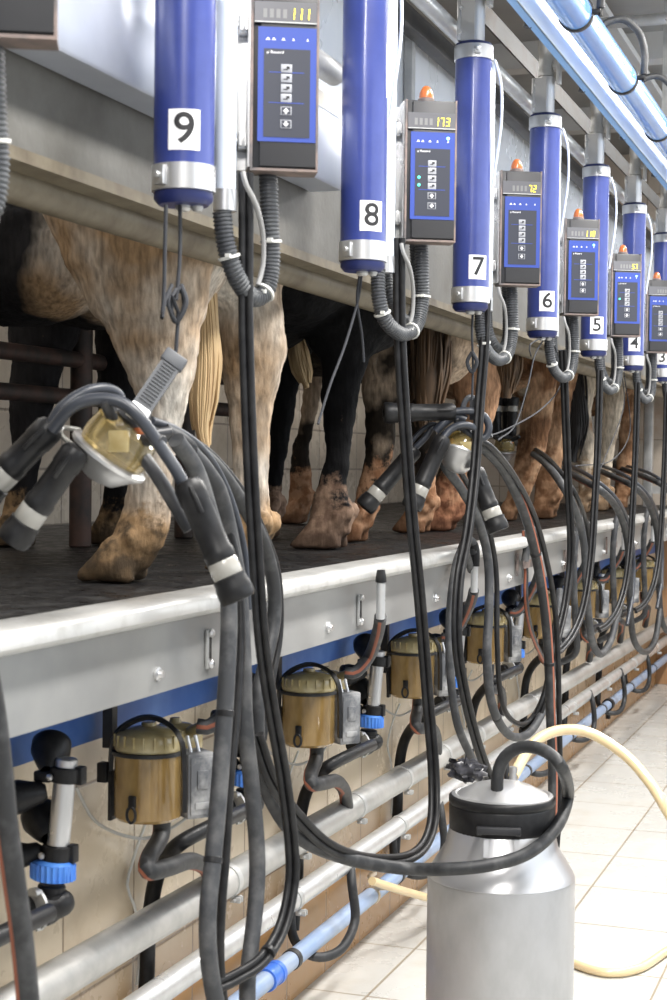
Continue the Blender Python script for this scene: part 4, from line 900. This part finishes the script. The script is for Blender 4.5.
b = MB(); b.lathe((CX, CY, z_lid-.016), [(.10, -.006), (.106, -.004), (.106, .0), (.10, .002)], 56); b.build('steel_lip', M['steel'], can)
b = MB(); b.lathe((CX, CY, z_lid-.014), [(.095, 0), (.106, .0), (.1085, .003), (.1085, .014), (.105, .018), (.098, .019)], 56); b.build('lid_gasket', M['black'], can)
b = MB(); b.lathe((CX, CY, z_lid), [(.1035, .0), (.103, .005), (.096, .007), (.092, .005), (.086, .009), (.06, .022), (.035, .029), (.012, .032), (.001, .032)], 56); b.build('lid', M['steel'], can)
dc = camdir((CX, CY, 0)); sr = Vector((-dc.y, dc.x, 0))
b = MB(); q = Vector((CX, CY, z_nk+.018))+dc*.114-sr*.006
b.box(q, (.012, .088, .015), Matrix((dc, sr, PU)).transposed(), bev=.003)
for s_ in (-1, 1): b.box(q+sr*s_*.038-dc*.006+Vector((0, 0, -.002)), (.016, .012, .016), Matrix((dc, sr, PU)).transposed(), bev=.003)
b.build('collar_grip', M['panel_b'], can)
for s_ in (-1, 1):
    b = MB(); q = Vector((CX, CY, z_nk-.018))+dc*.113+sr*s_*.03; b.box(q, (.006, .010, .035), Matrix((dc, sr, PU)).transposed() @ Matrix.Rotation(math.radians(-14), 3, 'Y')); b.build('grip_tab', M['can_sh'], can)
b = MB(); n_ = P(497, 797, w=3.215); b.lathe((n_.x, n_.y, z_lid+.010), [(.016, 0), (.016, .010), (.0115, .012), (.0115, .03)], 18); b.build('hose_nipple', M['steel'], can)
b = MB(); yq = Vector((CX+.01, CY+.055, z_lid+.012)); b.lathe(yq, [(.014, 0), (.014, .01), (.009, .012), (.009, .04)], 18); b.build('hose_nipple', M['steel'], can)
# crumpled black plastic behind the lid
b = MB(); q = P(468, 771, w=3.38); random.seed(3)
rings = []; n = 22
for i in range(15):
    th = math.pi*i/14; rg = []
    for j in range(n):
        a = 2*math.pi*j/n; d = Vector((math.sin(th)*math.cos(a)*1.5, math.sin(th)*math.sin(a), math.cos(th)*.85)); k_ = 1+.55*noise.noise(d*2.6)+.3*noise.noise(d*7)
        rg.append(q+d*.026*k_)
    rings.append(rg)
b.rings(rings, smooth=False)
for i in range(6):
    a = random.uniform(2.2, 4.2); p = q+Vector((math.cos(a)*.03, math.sin(a)*.01, random.uniform(-.005, .015))); d = Vector((math.cos(a), .2*math.sin(a), random.uniform(-.3, .4)))
    b.add([p+Vector((0, 0, .007)), p-Vector((0, 0, .007)), p+d*.022+Vector((0, .004, 0)), p+d*.016+Vector((0, -.006, .01))], [[0, 1, 2], [0, 2, 3]])
tag(b.build('crumpled_plastic', mat('crumpled_black_plastic', (.02, .02, .024), .28, col2=(.06, .06, .07), scale=60)), 'crumpled black plastic scrap tucked behind the milk can lid', 'plastic scrap')
# yellow hose from the lid to the right and back along the floor
pts = [yq+Vector((0, 0, .02))]+[P(527, 752, w=3.36), P(540, 738, w=3.38), P(562, 730, w=3.4), P(590, 733, w=3.4), P(625, 755, w=3.36), P(650, 783, w=3.32), P(668, 812, w=3.28), P(696, 862, w=3.4), P(712, 905, w=3.75), P(710, 930, w=4.2)]
fl = [P(694, 937, Z=.012), P(667, 951, Z=.012), P(640, 968, Z=.012), P(610, 973, Z=.012), P(580, 966, Z=.012), P(545, 950, Z=.012), P(500, 930, Z=.02), P(450, 905, Z=.05), P(425, 897, X=-1.24), P(400, 890, X=-1.27), P(372, 881, X=-1.30)]
hose('yellow_hose', 'yellowed clear hose looping from the milk can lid over the floor tiles', pts+fl, .0115, 'yellow', n=14)
# ---------------------------------------------------------------- cows
def cow_mat(name, base, patch, thr, scale, dirt, dirt_h=.32, off=(0, 0, 0), dirt_amt=1.0, soft=.05, fore=None):
    mt = bpy.data.materials.new(name); mt.use_nodes = True; nt = mt.node_tree; b = nt.nodes['Principled BSDF']; b.inputs['Roughness'].default_value = .8; b.inputs['Specular IOR Level'].default_value = .22
    g_ = nt.nodes.new('ShaderNodeNewGeometry'); mp = nt.nodes.new('ShaderNodeMapping'); mp.inputs['Location'].default_value = off; nt.links.new(g_.outputs['Position'], mp.inputs[0])
    n1 = nt.nodes.new('ShaderNodeTexNoise'); n1.inputs['Scale'].default_value = scale; n1.inputs['Detail'].default_value = 4; nt.links.new(mp.outputs[0], n1.inputs['Vector'])
    r1 = nt.nodes.new('ShaderNodeMapRange'); r1.inputs[1].default_value = thr-soft; r1.inputs[2].default_value = thr+soft; nt.links.new(n1.outputs['Fac'], r1.inputs[0])
    mx = nt.nodes.new('ShaderNodeMix'); mx.data_type = 'RGBA'; mx.inputs[6].default_value = (*base, 1); mx.inputs[7].default_value = (*patch, 1); nt.links.new(r1.outputs[0], mx.inputs[0])
    if fore:   # second colour beyond a given X
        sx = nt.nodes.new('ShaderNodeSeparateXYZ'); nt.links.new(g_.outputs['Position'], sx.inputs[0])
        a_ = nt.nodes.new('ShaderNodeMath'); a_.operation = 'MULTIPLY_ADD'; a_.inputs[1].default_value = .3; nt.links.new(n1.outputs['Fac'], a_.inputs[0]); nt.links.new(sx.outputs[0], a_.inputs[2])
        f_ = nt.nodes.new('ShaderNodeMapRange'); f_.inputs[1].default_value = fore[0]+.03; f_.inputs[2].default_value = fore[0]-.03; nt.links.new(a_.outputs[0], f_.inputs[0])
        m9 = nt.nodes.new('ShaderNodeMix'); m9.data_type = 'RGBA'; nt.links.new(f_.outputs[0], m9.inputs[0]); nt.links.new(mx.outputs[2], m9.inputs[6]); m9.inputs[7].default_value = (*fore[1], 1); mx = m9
    # hair streaks
    m2 = nt.nodes.new('ShaderNodeMapping'); m2.inputs['Scale'].default_value = (1, 1, .25); nt.links.new(g_.outputs['Position'], m2.inputs[0])
    n2 = nt.nodes.new('ShaderNodeTexNoise'); n2.inputs['Scale'].default_value = 90; n2.inputs['Detail'].default_value = 5; nt.links.new(m2.outputs[0], n2.inputs['Vector'])
    r2 = nt.nodes.new('ShaderNodeMapRange'); r2.inputs[1].default_value = .3; r2.inputs[2].default_value = .7; r2.inputs[3].default_value = .5; r2.inputs[4].default_value = 1.25; nt.links.new(n2.outputs['Fac'], r2.inputs[0])
    ml = nt.nodes.new('ShaderNodeMix'); ml.data_type = 'RGBA'; ml.blend_type = 'MULTIPLY'; ml.inputs[0].default_value = 1; nt.links.new(mx.outputs[2], ml.inputs[6]); nt.links.new(r2.outputs[0], ml.inputs[7])
    # manure: caked towards the feet, blotched
    sp_ = nt.nodes.new('ShaderNodeSeparateXYZ'); nt.links.new(g_.outputs['Position'], sp_.inputs[0])
    n3 = nt.nodes.new('ShaderNodeTexNoise'); n3.inputs['Scale'].default_value = 16; n3.inputs['Detail'].default_value = 8; n3.inputs['Roughness'].default_value = .7; nt.links.new(g_.outputs['Position'], n3.inputs['Vector'])
    zz = nt.nodes.new('ShaderNodeMapRange'); zz.inputs[1].default_value = DECK_Z+dirt_h; zz.inputs[2].default_value = DECK_Z+.03; zz.inputs[3].default_value = -.16; zz.inputs[4].default_value = .32; nt.links.new(sp_.outputs[2], zz.inputs[0])
    ad = nt.nodes.new('ShaderNodeMath'); ad.operation = 'ADD'; nt.links.new(n3.outputs['Fac'], ad.inputs[0]); nt.links.new(zz.outputs[0], ad.inputs[1])
    r3 = nt.nodes.new('ShaderNodeMapRange'); r3.inputs[1].default_value = .5; r3.inputs[2].default_value = .62; r3.inputs[4].default_value = dirt_amt; nt.links.new(ad.outputs[0], r3.inputs[0])
    rp = nt.nodes.new('ShaderNodeValToRGB'); rp.color_ramp.elements[0].color = (*dirt[0], 1); rp.color_ramp.elements[1].color = (*dirt[1], 1); rp.color_ramp.elements[0].position = .42; rp.color_ramp.elements[1].position = .58
    n4 = nt.nodes.new('ShaderNodeTexNoise'); n4.inputs['Scale'].default_value = 30; n4.inputs['Detail'].default_value = 4; nt.links.new(g_.outputs['Position'], n4.inputs['Vector']); nt.links.new(n4.outputs['Fac'], rp.inputs['Fac'])
    m3 = nt.nodes.new('ShaderNodeMix'); m3.data_type = 'RGBA'; nt.links.new(r3.outputs[0], m3.inputs[0]); nt.links.new(ml.outputs[2], m3.inputs[6]); nt.links.new(rp.outputs['Color'], m3.inputs[7])
    kz = nt.nodes.new('ShaderNodeMath'); kz.operation = 'MULTIPLY_ADD'; kz.inputs[1].default_value = .05; nt.links.new(n3.outputs['Fac'], kz.inputs[0]); nt.links.new(sp_.outputs[2], kz.inputs[2])
    kr = nt.nodes.new('ShaderNodeMapRange'); kr.inputs[1].default_value = DECK_Z+.078; kr.inputs[2].default_value = DECK_Z+.062; kr.inputs[4].default_value = .75; nt.links.new(kz.outputs[0], kr.inputs[0])
    m7 = nt.nodes.new('ShaderNodeMix'); m7.data_type = 'RGBA'; nt.links.new(kr.outputs[0], m7.inputs[0]); nt.links.new(m3.outputs[2], m7.inputs[6]); m7.inputs[7].default_value = (dirt[0][0]*.5, dirt[0][1]*.5, dirt[0][2]*.5, 1)   # hoof horn
    nt.links.new(m7.outputs[2], b.inputs['Base Color'])
    bp = nt.nodes.new('ShaderNodeBump'); bp.inputs['Strength'].default_value = .6; bp.inputs['Distance'].default_value = .006
    a2 = nt.nodes.new('ShaderNodeMath'); a2.operation = 'ADD'; nt.links.new(n2.outputs['Fac'], a2.inputs[0]); nt.links.new(n3.outputs['Fac'], a2.inputs[1]); nt.links.new(a2.outputs[0], bp.inputs['Height']); nt.links.new(bp.outputs[0], b.inputs['Normal'])
    return mt
def ering(c, rx, ry, tilt=None, n=20, dirx=Vector((1, 0, 0))):
    diry = Vector((-dirx.y, dirx.x, 0))
    return [c+dirx*math.cos(2*math.pi*j/n)*rx+diry*math.sin(2*math.pi*j/n)*ry for j in range(n)]
def add_leg(b, Y, secs, depthk=.62, hoof=True, hoof_len=None, flip=1):
    """secs: (x_left, x_right, y) outline pairs on the photo at room depth Y, top to bottom"""
    rings = []; cs = []
    rows = []
    for xl, xr, y in secs:
        a = P(xl, y, Y=Y); c = P(xr, y, Y=Y); rows.append(((a+c)/2, (c.x-a.x)/2))
    # smooth interpolation
    cen = spline([r[0] for r in rows], .02)
    # radii interpolated by height
    zs = [r[0].z for r in rows]; rs = [r[1] for r in rows]
    def rad(z):
        if z >= zs[0]: return rs[0]
        for i in range(len(zs)-1):
            if zs[i] >= z >= zs[i+1]:
                f = (zs[i]-z)/max(1e-6, zs[i]-zs[i+1]); f = f*f*(3-2*f); return rs[i]*(1-f)+rs[i+1]*f
        return rs[-1]
    for p in cen:
        r = rad(p.z); dk = depthk if r < .07 else depthk*max(.62, 1-(r-.07)*2.5)
        rings.append(ering(p, r, max(r*dk, .02)))
    b.rings(rings)
    if hoof:
        p = rows[-1][0]; r = rows[-1][1]; z0 = DECK_Z+.002
        for s in (-1, 1):
            c = Vector((p.x-.012*flip, Y+s*.031, z0)); L = min(.075, max(.05, r*1.25))
            b.rings([ering(c+Vector((-.014*flip, 0, 0)), L, .025), ering(c+Vector((-.014*flip, 0, .012)), L*1.0, .026), ering(c+Vector((-.004*flip, 0, .035)), L*.82, .026), ering(c+Vector((.006*flip, -s*.004, .062)), L*.62, .024), ering(c+Vector((.01*flip, -s*.008, .085)), L*.45, .022)])
            b.ball(c+Vector((L*.72*flip, s*.004, .082)), .018, 10, (1, .9, 1.2))
        b.ball(p+Vector((.004*flip, 0, .02)), r*.85, 12, (1, .8, 1))
        for s in (-1, 1): b.ball(Vector((p.x+r*.8+.012, Y+s*.024, DECK_Z+.105)), .021, 10, (1, .8, 1.25))
def torso(b, rear, head, Zb=1.95, length=1.45, k=1.0, belly=.0):
    """barrel from rump to chest with neck and head"""
    hd = Vector(head).normalized(); sd = Vector((-hd.y, hd.x, 0)); c0 = Vector(rear)
    prof = [(0.0, .10, .16, .10), (.06, .19, .27, .07), (.2, .25, .33, .03), (.45, .28, .34, -.01), (.75, .31, .37, -.03), (1.05, .30, .37, -.02), (1.3, .24, .34, -.0), (1.45, .17, .27, .03), (1.6, .12, .20, .12), (1.78, .10, .15, .24)]
    rings = []
    for t, rw, rh, dz in prof:
        t *= length/1.45; c = c0+hd*t; c.z = Zb+dz-belly*math.exp(-((t-.55)/.3)**2)
        rings.append([c+sd*math.cos(2*math.pi*j/24)*rw*k+Vector((0, 0, 1))*math.sin(2*math.pi*j/24)*rh*k for j in range(24)])
    b.rings(rings)
    # head: forehead to muzzle
    e = c0+hd*(1.74*length/1.45); e.z = Zb+.34; rings = []
    for t, r1, r2 in ((-.06, .05, .06), (0, .10, .11), (.1, .105, .12), (.2, .085, .10), (.32, .065, .075), (.42, .07, .07), (.46, .045, .05)):
        c = e+(hd*.45+Vector((0, 0, -.7))).normalized()*t
        rings.append([c+sd*math.cos(2*math.pi*j/16)*r1+(hd*.84+Vector((0, 0, .54)))*math.sin(2*math.pi*j/16)*r2 for j in range(16)])
    b.rings(rings)
    for s in (-1, 1):
        q = e+sd*s*.10; b.tube([q, q+sd*s*.06+Vector((0, 0, -.01)), q+sd*s*.13+Vector((0, 0, -.03))], [.03, .04, .012], 8)
def finish(name, b, mt, root, vox=.0085, rough_amt=.0055):
    o = b.build(name, mt, root)
    md = o.modifiers.new('fuse', 'REMESH'); md.mode = 'VOXEL'; md.voxel_size = vox; md.use_smooth_shade = True
    md = o.modifiers.new('soften', 'SMOOTH'); md.factor = .5; md.iterations = 3
    tx = bpy.data.textures.new(name+'_lump', 'CLOUDS'); tx.noise_scale = .035
    md = o.modifiers.new('lumps', 'DISPLACE'); md.texture = tx; md.strength = rough_amt*2; md.texture_coords = 'GLOBAL'
    return o
def tail(root, Y, pts, mt, r0=.018, tuft=None):
    """tail: pts (x, y, half width px) traced down the photo; built as one cord that opens into a tuft of locks"""
    b = MB(); cen = []; rr = []
    w = depth(P(pts[0][0], pts[0][1], Y=Y))
    p3 = [P(x, y, Y=Y) for x, y, h in pts]; hh = [h*w/F for _, _, h in pts]
    cs = spline(p3, .015)
    def hw(z):
        for i in range(len(p3)-1):
            if p3[i].z >= z >= p3[i+1].z: f = (p3[i].z-z)/max(1e-6, p3[i].z-p3[i+1].z); return hh[i]*(1-f)+hh[i+1]*f
        return hh[0] if z > p3[0].z else hh[-1]
    b.tube(cs, [max(.006, hw(p.z)*(.72+.12*math.sin(i*.5))) for i, p in enumerate(cs)], 12)
    random.seed(int(Y*100))
    for k in range(70):
        a = random.uniform(0, 6.28); fr = random.uniform(.0, .45); i0 = int(len(cs)*fr); i1 = int(len(cs)*random.uniform(.75, 1.0)); q = []
        if i1-i0 < 4: continue
        for i in range(i0, i1):
            h = hw(cs[i].z); q.append(cs[i]+Vector((math.cos(a+i*.02)*h*(.75+.35*math.sin(k*1.7+i*.13)), math.sin(a+i*.02)*h*.7, 0)))
        b.tube(q, [.006*(1-.75*abs(2*i/len(q)-1)**2) for i in range(len(q))], 5)
    return b.build('tail', mt, root)
DB = ((.085, .058, .034), (.26, .165, .085))      # brown manure
DR = ((.20, .075, .035), (.34, .15, .08))     # reddish hoof soil
DG = ((.05, .045, .025), (.13, .10, .055))    # dark green-brown
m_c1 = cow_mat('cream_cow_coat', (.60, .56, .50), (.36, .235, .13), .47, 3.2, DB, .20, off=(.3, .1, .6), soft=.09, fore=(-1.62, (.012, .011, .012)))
m_c2 = cow_mat('black_cow_coat', (.0045, .0045, .0055), (.014, .011, .010), .66, 3, ((.16, .10, .07), (.30, .2, .14)), .26)
m_c3 = cow_mat('brown_white_cow_coat', (.42, .32, .23), (.022, .016, .011), .43, 4.2, ((.25, .12, .06), (.42, .24, .14)), .35, off=(0, .4, 0))
m_c4 = cow_mat('tan_cow_coat', (.46, .26, .15), (.05, .035, .02), .56, 4.5, ((.16, .065, .035), (.38, .18, .10)), .30, off=(1, 0, 0), fore=(-1.38, (.03, .02, .013)))
m_c5 = cow_mat('dirty_tan_cow_coat', (.48, .30, .18), (.20, .10, .05), .52, 6, ((.20, .10, .05), (.36, .21, .12)), .45, off=(0, 2, 0))
m_c6 = cow_mat('pale_cow_coat', (.56, .48, .38), (.22, .12, .06), .60, 4, ((.22, .14, .08), (.4, .28, .18)), .35, off=(0, 3, 1))
m_blond = mat('blond_tail_hair', (.52, .38, .21), .7, col2=(.34, .22, .11), scale=40, stretch=(1, 1, .08))
m_brownt = mat('brown_tail_hair', (.10, .055, .025), .7, col2=(.035, .022, .012), scale=40, stretch=(1, 1, .08))
m_blackt = mat('black_tail_hair', (.012, .010, .010), .6)
HD = (-.70, .71, 0)
def hoofY(x, y):  # ground contact -> room depth
    return P(x, y, Z=DECK_Z).y
def cow(nm_label, mt, legs, rear, head=HD, Zb=1.97, k=.88, length=1.12, extra=None, belly=0.0):
    root = thing('cow', (rear[0], rear[1], DECK_Z), nm_label, 'cow', 'cows in the milking row')
    b = MB(); torso(b, rear, head, Zb, length, k, belly)
    for Y, secs, hf in legs: add_leg(b, Y, secs, hoof=hf)
    if extra: extra(b)
    finish('body', b, mt, root)
    return root
# cow 1, cream, nearest
YA = hoofY(120, 582); YB = 3.06
print('YA', YA, 'x', P(120, 582, Z=DECK_Z).x)
legA = (YA, [(42, 215, 205), (62, 215, 250), (84, 208, 295), (112, 200, 338), (127, 194, 372), (138, 186, 405), (131, 178, 440), (129, 172, 475), (125, 170, 508), (116, 170, 528), (110, 164, 545), (108, 152, 560), (102, 148, 568)], True)
YB = 3.12
legB = (YB, [(196, 276, 240), (205, 280, 290), (213, 286, 335), (216, 285, 358), (224, 278, 385), (230, 271, 420), (233, 269, 460), (234, 269, 500), (230, 270, 530), (226, 268, 548)], True)
YL = hoofY(25, 547)
legL = (YL, [(-10, 95, 250), (0, 90, 290), (10, 80, 330), (12, 62, 370), (10, 52, 410), (12, 42, 450), (8, 36, 490), (0, 36, 525), (0, 34, 535)], True)
YL2 = hoofY(112, 545)
legL2 = (YL2, [(70, 150, 260), (85, 145, 300), (95, 140, 330), (98, 136, 390), (100, 132, 440), (104, 130, 490), (98, 128, 525), (98, 126, 534)], True)
def ex1(b):
    b.ball((-2.06, 3.80, 1.86), .18, 20)
    b.lathe(P(150, 245, Y=YA+.12), [(.02, -.17), (.12, -.12), (.17, -.03), (.17, .06), (.1, .15)], 24)            # rump above the leg
    q = P(20, 250, Y=YA+.45); b.ball(q, .22, 20, (1.2, .9, .8)); b.ball(P(45, 262, Y=YA+.4), .14, 16, (1.1, 1, .9))  # belly and udder
    b.ball(P(235, 250, Y=YB), .14, 16, (.9, .9, 1.0))
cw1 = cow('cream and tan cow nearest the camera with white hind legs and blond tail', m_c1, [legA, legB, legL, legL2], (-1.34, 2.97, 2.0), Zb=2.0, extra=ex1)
tail(cw1, (YA+YB)/2-.02, [(196, 215, 8), (203, 260, 9), (206, 310, 11), (206, 360, 14), (203, 400, 14), (202, 430, 9), (207, 452, 4)], m_blond)
# cow 2, black
YC2 = hoofY(325, 549)
legC = (YC2, [(285, 420, 265), (292, 405, 300), (305, 385, 335), (322, 367, 365), (321, 360, 390), (323, 355, 420), (326, 350, 454), (319, 348, 482), (312, 350, 504), (308, 352, 524), (306, 350, 534)], True)
YD = YC2+.55
legD = (YD, [(258, 330, 280), (264, 320, 330), (270, 304, 370), (271, 297, 395), (270, 291, 434), (268, 284, 470), (266, 281, 495), (264, 277, 515), (263, 276, 522)], True)
YR = hoofY(297, 524)
legR = (YR, [(292, 330, 302), (298, 328, 335), (302, 325, 360), (302, 320, 400), (298, 313, 430), (292, 309, 450), (290, 312, 480), (288, 311, 505), (287, 309, 515)], True)
def ex2(b): b.ball(P(355, 290, Y=YC2+.05), .2, 20, (1, .9, .9)); b.ball(P(300, 290, Y=YD), .16, 16)
cw2 = cow('black cow with brown hooves, second from the camera', m_c2, [legC, legD], (-1.34, 3.76, 2.0), extra=ex2)
tail(cw2, YC2-.10+.3, [(300, 268, 6), (300, 300, 8), (297, 335, 10)], m_blackt)
tail(cw2, YC2-.12+.3, [(296, 335, 6), (298, 352, 9), (302, 372, 9), (307, 388, 4)], m_blond)
# cow 3
Y3 = hoofY(357, 542)
leg3 = (Y3, [(372, 470, 285), (372, 455, 320), (364, 420, 355), (362, 401, 385), (365, 397, 415), (365, 394, 448), (360, 388, 476), (354, 380, 504), (348, 374, 522), (346, 370, 530)], True)
Y3b = hoofY(418, 533)
leg3b = (Y3b, [(385, 480, 285), (392, 462, 310), (395, 450, 330), (402, 440, 370), (405, 438, 400), (407, 436, 435), (411, 435, 468), (408, 436, 495), (405, 434, 515), (404, 432, 522)], True)
def ex3(b): b.ball((-2.12, 5.50, 1.88), .20, 20); b.ball(P(428, 302, Y=Y3b-.12), .18, 20); b.ball(P(415, 300, Y=(Y3+Y3b)/2+.05), .2, 20); b.ball(P(415, 326, Y=Y3+.3), .22, 20, (1.1, .9, .95))
cw3 = cow('brown and white cow whose muddy leg stands behind the black teat cups', m_c3, [leg3, leg3b, legR], (-1.34, 4.50, 2.0), extra=ex3)
tail(cw3, Y3-.02, [(428, 295, 14), (430, 335, 21), (428, 375, 20), (426, 410, 15), (424, 432, 6)], m_brownt)
# cow 4
Y4 = hoofY(440, 531)
leg4 = (Y4, [(445, 540, 300), (446, 520, 330), (448, 498, 352), (452, 502, 385), (455, 498, 405), (452, 490, 432), (442, 480, 460), (432, 470, 490), (424, 466, 512), (422, 460, 521)], True)
Y4b = hoofY(508, 521)
leg4b = (Y4b, [(508, 575, 300), (520, 568, 330), (530, 561, 358), (530, 557, 385), (522, 553, 412), (516, 545, 454), (508, 532, 490), (502, 526, 507), (501, 520, 513)], True)
cw4 = cow('tan muddy cow with its hock beside the black teat cups of the second cluster', m_c4, [leg4], (-1.34, 5.34, 2.0))
tail(cw4, Y4+.02, [(505, 320, 10), (508, 345, 15), (508, 370, 14), (506, 398, 6)], m_brownt)
Y5b = hoofY(545, 519)
leg5b = (Y5b, [(545, 600, 320), (548, 582, 360), (546, 572, 400), (540, 566, 440), (536, 562, 470), (534, 560, 500), (533, 558, 511)], True)
cw5 = cow('dirty tan cow standing below the 6 cylinder', m_c5, [leg4b, leg5b], (-1.34, 6.5, 2.0))
Y6 = hoofY(588, 514)
leg6 = (Y6, [(562, 605, 330), (564, 596, 380), (570, 592, 420), (576, 596, 445), (578, 595, 480), (577, 593, 500), (576, 592, 505)], True)
Y6b = Y6+.55
leg6b = (Y6b, [(598, 632, 350), (602, 626, 390), (601, 622, 415), (599, 615, 450), (597, 611, 480), (596, 610, 496)], True)
cw6 = cow('pale cow with clean cream legs between the tubes below cylinder 5', m_c6, [leg6, leg6b], (-1.34, 7.95, 2.0), extra=lambda b: b.ball((-1.44, 7.86, 1.95), .17, 20))
tail(cw6, Y6-.05, [(572, 340, 7), (576, 380, 9), (578, 420, 10), (572, 462, 6)], m_blackt)
Y7 = Y6b+.55
leg7 = (Y7, [(612, 648, 360), (617, 640, 395), (619, 637, 420), (618, 634, 450), (615, 632, 480), (613, 630, 495)], True)
cow('brown muddy cow farthest along the platform beside the end gate', m_c5, [leg7], (-1.34, 8.75, 2.0), length=.9)
sc = bpy.context.scene
w = bpy.data.worlds.new('world'); sc.world = w; w.use_nodes = True
w.node_tree.nodes['Background'].inputs[0].default_value = (.86, .92, 1.0, 1); w.node_tree.nodes['Background'].inputs[1].default_value = .38
def area(name, loc, rot, sx, sy, e, col=(1, .97, .93)):
    l = bpy.data.lights.new(name, 'AREA'); l.shape = 'RECTANGLE'; l.size = sx; l.size_y = sy; l.energy = e; l.color = col
    o = bpy.data.objects.new(name, l); COL.objects.link(o); o.location = loc; o.rotation_euler = rot; return o
for i, y in enumerate((-.3, 2.2, 4.7, 7.2)):
    area('ceiling_lamp', (.05, y, 3.12), (0, math.radians(-4), 0), .35, 1.5, 80)
area('barn_lamp', (-2.45, 4.5, 3.1), (0, math.radians(-12), 0), .3, 8.0, 28)  # fill light added above the deck to brighten the barn tiles
area('window_light', (3.1, 4.2, 2.3), (0, math.radians(78), 0), 1.6, 8.0, 62, (.9, .95, 1))  # unseen fill light added on the open right side; no window stands there
# unseen glowing windows added on the end wall for the steel sheet to reflect
for i, x in enumerate((.1, 1.7)):
    b = MB(); c = Vector((x+.5, END_Y-.02, 2.55))
    for dx, dz, sx, sz in ((0, .52, 1.2, .07), (0, -.52, 1.2, .07), (-.58, 0, .07, 1.1), (.58, 0, .07, 1.1), (0, 0, .05, 1.0)): b.box(c+Vector((dx, 0, dz)), (sx, .06, sz))
    fr = struct(b.build('window_%d' % (i+1), M['frame']))
    b = MB(); b.box(c+Vector((0, .0, 0)), (1.1, .012, .98)); b.build('pane', M['sun'], fr)
vs = sc.view_settings; vs.view_transform = 'Standard'; vs.look = 'None'; vs.gamma = 1; vs.exposure = 0.62; vs.use_curve_mapping = False
